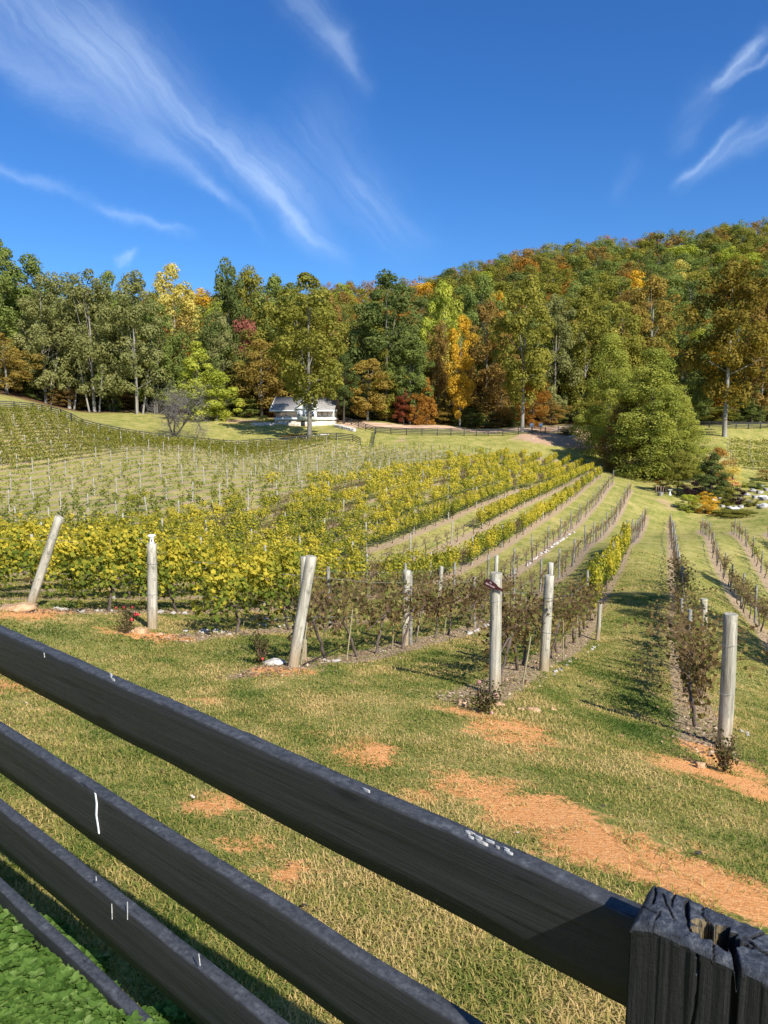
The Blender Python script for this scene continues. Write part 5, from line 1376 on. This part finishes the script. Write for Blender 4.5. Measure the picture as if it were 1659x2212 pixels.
ptree(1565, 945, 568, 175, 'airy', 'olivegold', 'tall yellow brown tree with a pale straight trunk at right', 128, 2, M_BARKP)
# hanging shadow tree outside the frame on the right (it shades the right hand rows)
# trees of the dark understorey and of the hill
rg = np.random.default_rng(2024)
cand = []
def pickpal(px, py):
    r = rg.random()
    if px < 350: L_ = ['green', 'grey', 'dark', 'olive']; P_ = [.4, .25, .25, .1]
    else: L_ = ['green', 'dark', 'olive', 'lime', 'gold', 'orange', 'brown', 'red', 'pale']; P_ = [.28, .19, .32, .075, .03, .025, .065, .0, .015]
    return rg.choice(L_, p=P_)
HT = []
y = 168.0
while y < 420:
    sp_ = 6.6 if y < 230 else 8.2
    x = -.62 * y
    while x < .62 * y:
        xx = x + rg.normal(0, 1.6); yy_ = y + rg.normal(0, 1.8); HT.append((xx, yy_)); x += sp_
    y += sp_ * (1.15 if y < 230 else 1.35)
HT = np.array(HT); HZ = H(HT[:, 0], HT[:, 1])
# keep only the trees a viewer near the camera could see over those in front
HTH = rg.uniform(18, 22.5, len(HT)) * np.where(HT[:, 1] < 230, 1.0, .95)
order = np.argsort(HT[:, 1]); hor = np.full(2400, 9999.0); vis = []
for i in order:
    pt = proj((HT[i, 0], HT[i, 1], HZ[i] + HTH[i])); wpx_ = 4.6 * F / HT[i, 1]; a = int(max(0, pt[0] - wpx_ + 300)); b = int(min(2399, pt[0] + wpx_ + 300))
    if a >= b: continue
    seg_ = hor[a:b]
    front = HT[i, 1] < 183
    if pt[1] < seg_.max() - 2 or front:
        vis.append((i, max(0., seg_.mean() - pt[1]))); ext = max(0., min(40, seg_.mean() - pt[1]))
        prf = pt[1] + 6 * np.abs(np.linspace(-1, 1, b - a)) ** 2 * (wpx_ / 25); hor[a:b] = np.minimum(seg_, prf)
print('hill trees visible', len(vis), 'of', len(HT))
GN = {'green': 'green', 'dark': 'dark green', 'olive': 'olive', 'lime': 'yellow green', 'gold': 'golden', 'orange': 'orange', 'brown': 'brown', 'red': 'red', 'pale': 'pale yellow', 'grey': 'grey green'}
vis.sort(key=lambda v: -v[1]); nind = 0
ind = vis[:250]; resth = vis[250:]
def hill_tree(i):
    x, y, z = HT[i, 0], HT[i, 1], HZ[i]; pal = pickpal(proj((x, y, z))[0], 0); R = rg.uniform(4.8, 7.0) * (.95 if y < 200 else 1.12)
    px = proj((x, y, z))[0]
    side = 'left' if px < 550 else ('central' if px < 1050 else 'right'); dep = 'behind the front trees' if y < 200 else ('on the lower hillside' if y < 270 else 'high on the wooded ridge')
    lab = f"{GN[pal]} crowned tree {dep}, {side} part"
    sp_ = ['hill', 'hillo'][rg.integers(0, 2)] if y > 190 else 'under'
    tree(x, y, z, sp_, int(rg.integers(0, 5)), HTH[i], R, pal, lab, 'woodland trees: ' + lab, M_BARK if y > 190 else M_BARKD, SP[sp_])
for i, _ in ind: hill_tree(i)
if resth:
    mats = [LM[k] for k in ('green', 'dark', 'olive', 'brown', 'orange')]; mb = MB(); mi = []
    for i, _ in resth:
        cm, tm_ = crown_mesh('hill', int(rg.integers(0, 5)), 20., 5., 5., 48, 4200, .5, 'dome', .15, .34)
        nv = len(cm.vertices); co_ = np.empty(nv * 3); cm.vertices.foreach_get('co', co_); co_ = co_.reshape(-1, 3); li = np.arange(nv).reshape(-1, 4)
        sel = np.arange(0, len(li), 2); rn = np.empty(len(cm.polygons), np.float32); cm.attributes['rnd'].data.foreach_get('value', rn)
        V = co_.reshape(-1, 4, 3)[sel].reshape(-1, 3) * np.array([1.05, 1.05, HTH[i] / 20]); a = rg.random() * 6; V = np.stack([V[:, 0] * math.cos(a) - V[:, 1] * math.sin(a), V[:, 0] * math.sin(a) + V[:, 1] * math.cos(a), V[:, 2]], -1) + np.array([HT[i, 0], HT[i, 1], HZ[i]])
        mb.add(V, np.arange(len(sel) * 4).reshape(-1, 4), rn[sel]); mi.append(np.full(len(sel), rg.integers(0, 5)))
    me_ = mb.mesh('woodland'); [me_.materials.append(m) for m in mats]; me_.polygons.foreach_set('material_index', np.concatenate(mi).astype(np.int32))
    o = bpy.data.objects.new('distant_woodland', me_); COL.objects.link(o); tag(o, 'barely visible further woodland filling the hillside', 'woodland', None, 'stuff')

# undergrowth along the edge of the wood
rg = np.random.default_rng(99)
for i in range(46):
    px = -20 + i * 37.5 + rg.normal(0, 8)
    if 560 < px < 745 and i % 2: continue
    dist = np.interp(px, [0, 300, 450, 800, 1250, 1700], [157, 165, 161, 156, 152, 150]) + rg.uniform(-2, 5); wd_ = rg.uniform(42, 72); r0_ = ray(px, 900); x_ = r0_[0] / r0_[1] * dist; base_ = h1(x_, dist)
    pal = rg.choice(['olive', 'green', 'brown', 'grey', 'bronze', 'dark']); R_ = size(wd_, dist) / 2
    lab = f"{ {'bronze': 'bronze', 'grey': 'grey green'}.get(str(pal), str(pal)) } undergrowth bush at the wood edge, {'left of the cottage' if px < 600 else 'between cottage and pale trunked tree' if px < 1130 else 'right of the pale trunked tree'}"
    tree(x_, dist, base_, 'low', int(i % 4), rg.uniform(3.2, 6.5), R_, str(pal), lab, 'undergrowth: ' + lab, M_BARKD, SP['low'], 'bush', 'bush')
# bare grey tree in front of the lawn
def bare_tree():
    b = ground(378, 943); rg = np.random.default_rng(12); Ht = size(128, b[1]); Rw = size(64, b[1])
    e = empty('bare_tree', tuple(b), 0, 'leafless grey tree with a dense round crown of twigs on the lawn', 'tree')
    tr = MB(); tw = MB()
    def br(p, d, L, r, lv):
        m = 5; P = [p]; dd = d.copy()
        for i in range(m - 1):
            dd = dd + rg.normal(0, .16, 3) + np.array([0, 0, .03 if lv < 2 else -.01]); dd /= np.linalg.norm(dd); P.append(P[-1] + dd * L / (m - 1))
        (tr if lv < 3 else tw).tube(P, np.linspace(r, r * .6, m), 6 if lv < 2 else (4 if lv < 4 else 3), False)
        if lv >= 5: return
        nb = [4, 5, 5, 4, 4][lv]
        for q_ in range(nb):
            k = rg.integers(2, m) if lv else rg.integers(2, m); nd = dd * .6 + rg.normal(0, .62, 3) + np.array([0, 0, .02]); nd /= np.linalg.norm(nd); 
            q0 = P[k]; br(q0, nd, L * rg.uniform(.52, .78), r * .5, lv + 1)
    for d in ((-.15, 0, 1.), (.75, .1, .75), (-.6, -.3, .9)): br(np.array([0, 0, -.1]), unit(np.array(d)), Ht * .50, .17, 0)
    tr.build('trunk', M_BARKD, e); tw.build('twigs', simple('grey_twigs', (.14, .12, .11), (.24, .21, .19), 2), e)
bare_tree()
# shrubs around the pond, right
SH = [(1535, 1072, 975, 105, 'cone', 'dark', 'dark green maple shrub with rusty top above the pond'), (1550, 1045, 965, 60, 'under', 'orange', 'rusty orange shrub top behind the dark maple'), (1580, 1062, 1000, 45, 'under', 'pale', 'pale tan feathery shrub right of the dark maple'),
      (1502, 1078, 1038, 62, 'low', 'purple', 'dark purple leaved shrub below the maple'), (1593, 1088, 1052, 36, 'low', 'purple', 'small round purple shrub near the red roof'), (1487, 1105, 1062, 46, 'low', 'lime', 'yellow green rounded shrub, left of the pair'),
      (1523, 1108, 1060, 50, 'low', 'gold', 'golden green rounded shrub, right of the pair'), (1567, 1090, 1050, 40, 'low', 'olive', 'olive shrub before the red roof'), (1463, 1068, 972, 66, 'airy', 'olive', 'thin willowy sapling left of the dark maple'),
      (1605, 1052, 1038, 26, 'low', 'lime', 'small bright green shrub right of the red roof'), (1638, 1055, 1032, 40, 'low', 'green', 'green shrub at the right edge above the rocks'), (1655, 1040, 1010, 50, 'under', 'brown', 'brown shrub at the right edge'),
      (1623, 1092, 1075, 28, 'low', 'olive', 'small olive shrub between pond rocks'), (1430, 1058, 1030, 40, 'low', 'orange', 'russet low bush behind the wooden swing frame'), (568, 915, 894, 26, 'low', 'pale', 'pale round bush left of the cottage'), (1235, 940, 915, 50, 'low', 'dark', 'dark bush at the track end'),
      (640, 948, 935, 60, 'low', 'brown', 'brown low shrub by the fence below the cottage'), (1590, 1108, 1098, 110, 'low', 'olive', 'low marsh plants on the pond bank')]
for i, (px, py, ty, wp, sp, pal, lab) in enumerate(SH): ptree(px, py, ty, wp, sp, pal, lab, None, i % 3, M_BARKD, None, 0, 'shrub' if wp < 100 else 'shrub', 'shrub')
# red roofed shelter, rocks, white waterfall stones, swing frame, pedestal, pot
b = ground(1577, 1062); w2 = size(15, b[1]); hz = size(16, b[1])
e = empty('garden_shelter', tuple(b), .15, 'small open shelter with a faded red metal roof by the pond', 'shelter')
m = MB(); V = [(-w2, -1.0, hz), (w2, -1.0, hz), (w2 * .85, .9, hz + .9), (-w2 * 1.15, .9, hz + .9)]; V = V + [(x, y, z - .06) for x, y, z in V]; m.add(V, [(0, 1, 2, 3), (7, 6, 5, 4), (0, 4, 5, 1), (1, 5, 6, 2), (2, 6, 7, 3), (3, 7, 4, 0)])
for q_ in range(7):
    xx = -w2 + (q_ + .5) * 2 * w2 / 7; m.tube([(xx, -1.0, hz + .03), (xx - w2 * .15, .9, hz + .93)], .03, 4)
m.build('roof', M_REDROOF, e)
for x_, y_ in ((-w2 * .9, -.9), (w2 * .9, -.9), (-w2 * .9, .8), (w2 * .8, .8)): MB().box(x_ - .05, x_ + .05, y_ - .05, y_ + .05, -.3, hz + (.0 if y_ < 0 else .8)).build('post', M_RAILW, e)
RK = [(1552, 1078, 12), (1575, 1086, 9), (1600, 1097, 14), (1618, 1086, 12), (1630, 1076, 14), (1640, 1066, 15), (1650, 1080, 18), (1612, 1070, 14), (1625, 1062, 16), (1598, 1078, 9), (1560, 1095, 10), (1575, 1098, 12), (1588, 1096, 9), (1648, 1097, 16), (1636, 1092, 9), (1645, 1050, 12), (1655, 1060, 14), (1539, 1085, 8)]
for i, (px, py, wp) in enumerate(RK):
    o = rock(px, py, wp, M_ROCKG, 'grey boulder in the pond rockery at the right edge', .6, 'grey boulders of the pond rockery')
for (px, py, wp, lab) in [(1648, 1075, 20, 'bright white flat boulder, upper of the pond rockery'), (1653, 1094, 26, 'bright white flat boulder, lower at the right edge'), (1544, 1081, 15, 'white block left of the pond rockery'), (1585, 1100, 22, 'long white slab at the pond bank')]:
    rock(px, py, wp, M_WHITE if False else simple('white_rock', (.6, .58, .54), (.8, .78, .74), 6), lab, .35)
rock(1505, 975, 16, M_ROCKG, 'dark rock lying on the upper right slope', .5); rock(1514, 970, 8, M_ROCKG, 'upright stub of dark rock on the upper right slope', 1.4)
rock(1225, 937, 16, M_ROCKG, 'pale boulder near the track end at centre right', .5); rock(1238, 945, 20, M_ROCKW, 'low heap of tan rock on the clay rise', .4); rock(1150, 948, 6, M_ROCKW, 'small white stone on the clay rise', .5)
pos = [(1417, 1064), (1422, 1066), (1427, 1067), (1432, 1066), (1438, 1065)]
b0 = ground(1428, 1066); e = empty('wooden_frame', tuple(b0), 0, 'small row of thin wooden poles at the end of the vineyard', 'poles')
for px, py in pos:
    q_ = ground(px, py) - b0; o = MB().box(-.05, .05, -.05, .05, -.2, size(17, b0[1])).build('pole', M_RAILW, e); o.location = tuple(q_)
b = ground(1447, 1069); e = empty('birdbath', tuple(b), 0, 'white pedestal birdbath beside the thin poles', 'birdbath'); s = size(1, b[1])
MB().tube([(0, 0, -.1), (0, 0, .08), (0, 0, .16), (0, 0, 9 * s)], [3 * s, 3 * s, 1.6 * s, 1.6 * s], 10).build('pedestal', M_WHITE, e)
MB().tube([(0, 0, 9 * s), (0, 0, 10 * s), (0, 0, 11.5 * s)], [1.6 * s, 4.5 * s, 5.2 * s], 12).build('bowl', M_WHITE, e)
b = ground(1426, 1071); e = empty('planter', tuple(b), 0, 'squat grey planter in front of the thin poles', 'planter')
MB().tube([(0, 0, -.05), (0, 0, .1), (0, 0, .42), (0, 0, .46)], [.25, .3, .42, .42], 12).build('pot', M_ROCKG, e)
for px, lab in ((1148, 'white gate sign left of the pair beside the pale trunk'), (1168, 'white gate sign right of the pair near the track')):
    b = ground(px, 934); e = empty('gate_sign', tuple(b), 0, lab, 'sign'); MB().box(-.05, .05, -.05, .05, -.2, 1.0).build('post', M_RAILW, e); MB().box(-.35, .35, -.08, -.05, .9, 1.75).build('panel', M_WHITE, e)
# vines and posts of the upper right slope
for rI, (a, bq) in enumerate([((1575, 962), (1700, 962)), ((1572, 978), (1700, 978)), ((1578, 994), (1700, 994)), ((1585, 1010), (1700, 1012))]):
    pa, pb = ground(*a), ground(*bq); n = 7
    for i in range(n):
        t = (i + .5) / n; x = pa[0] + (pb[0] - pa[0]) * t; y = pa[1] + (pb[1] - pa[1]) * t; key = ('far', 0, i % 3); e = copy_tree(proto(*key)) if key in USED else proto(*key); USED.add(key); e.location = (x, y, h1(x, y)); e.rotation_euler = (0, 0, 0); e.scale = (1, 1, 1)
        tag(e, 'green grapevine in the short rows on the upper right slope', 'grapevine', 'grapevines of the upper right slope')
    for t in (0, .35, .7):
        x = pa[0] + (pb[0] - pa[0]) * t; y = pa[1] + (pb[1] - pa[1]) * t; o = LP['dark'].copy(); COL.objects.link(o); o.location = (x, y, h1(x, y)); tag(o, 'dark line post on the upper right slope vine rows', 'post', 'line posts of the upper right slope')

# unseen trees added beyond the right edge, whose shadows fall on the right hand rows
for (px, py, t_, Rr, lab) in ((1420, 1300, 19, 2.3, 'roadside tree beyond the right edge, nearer'), (1600, 1285, 22, 2.6, 'roadside tree beyond the right edge, farther')):
    G = ground(px, py); p_ = G - sdir * t_; z_ = h1(p_[0], p_[1]); tree(p_[0], p_[1], z_, 'round', 1, p_[2] + Rr - z_, Rr, 'green', lab, None, M_BARK, SP['round'])
def tstat():
    print('objects', len(bpy.data.objects), 'meshes', len(bpy.data.meshes))
tstat()
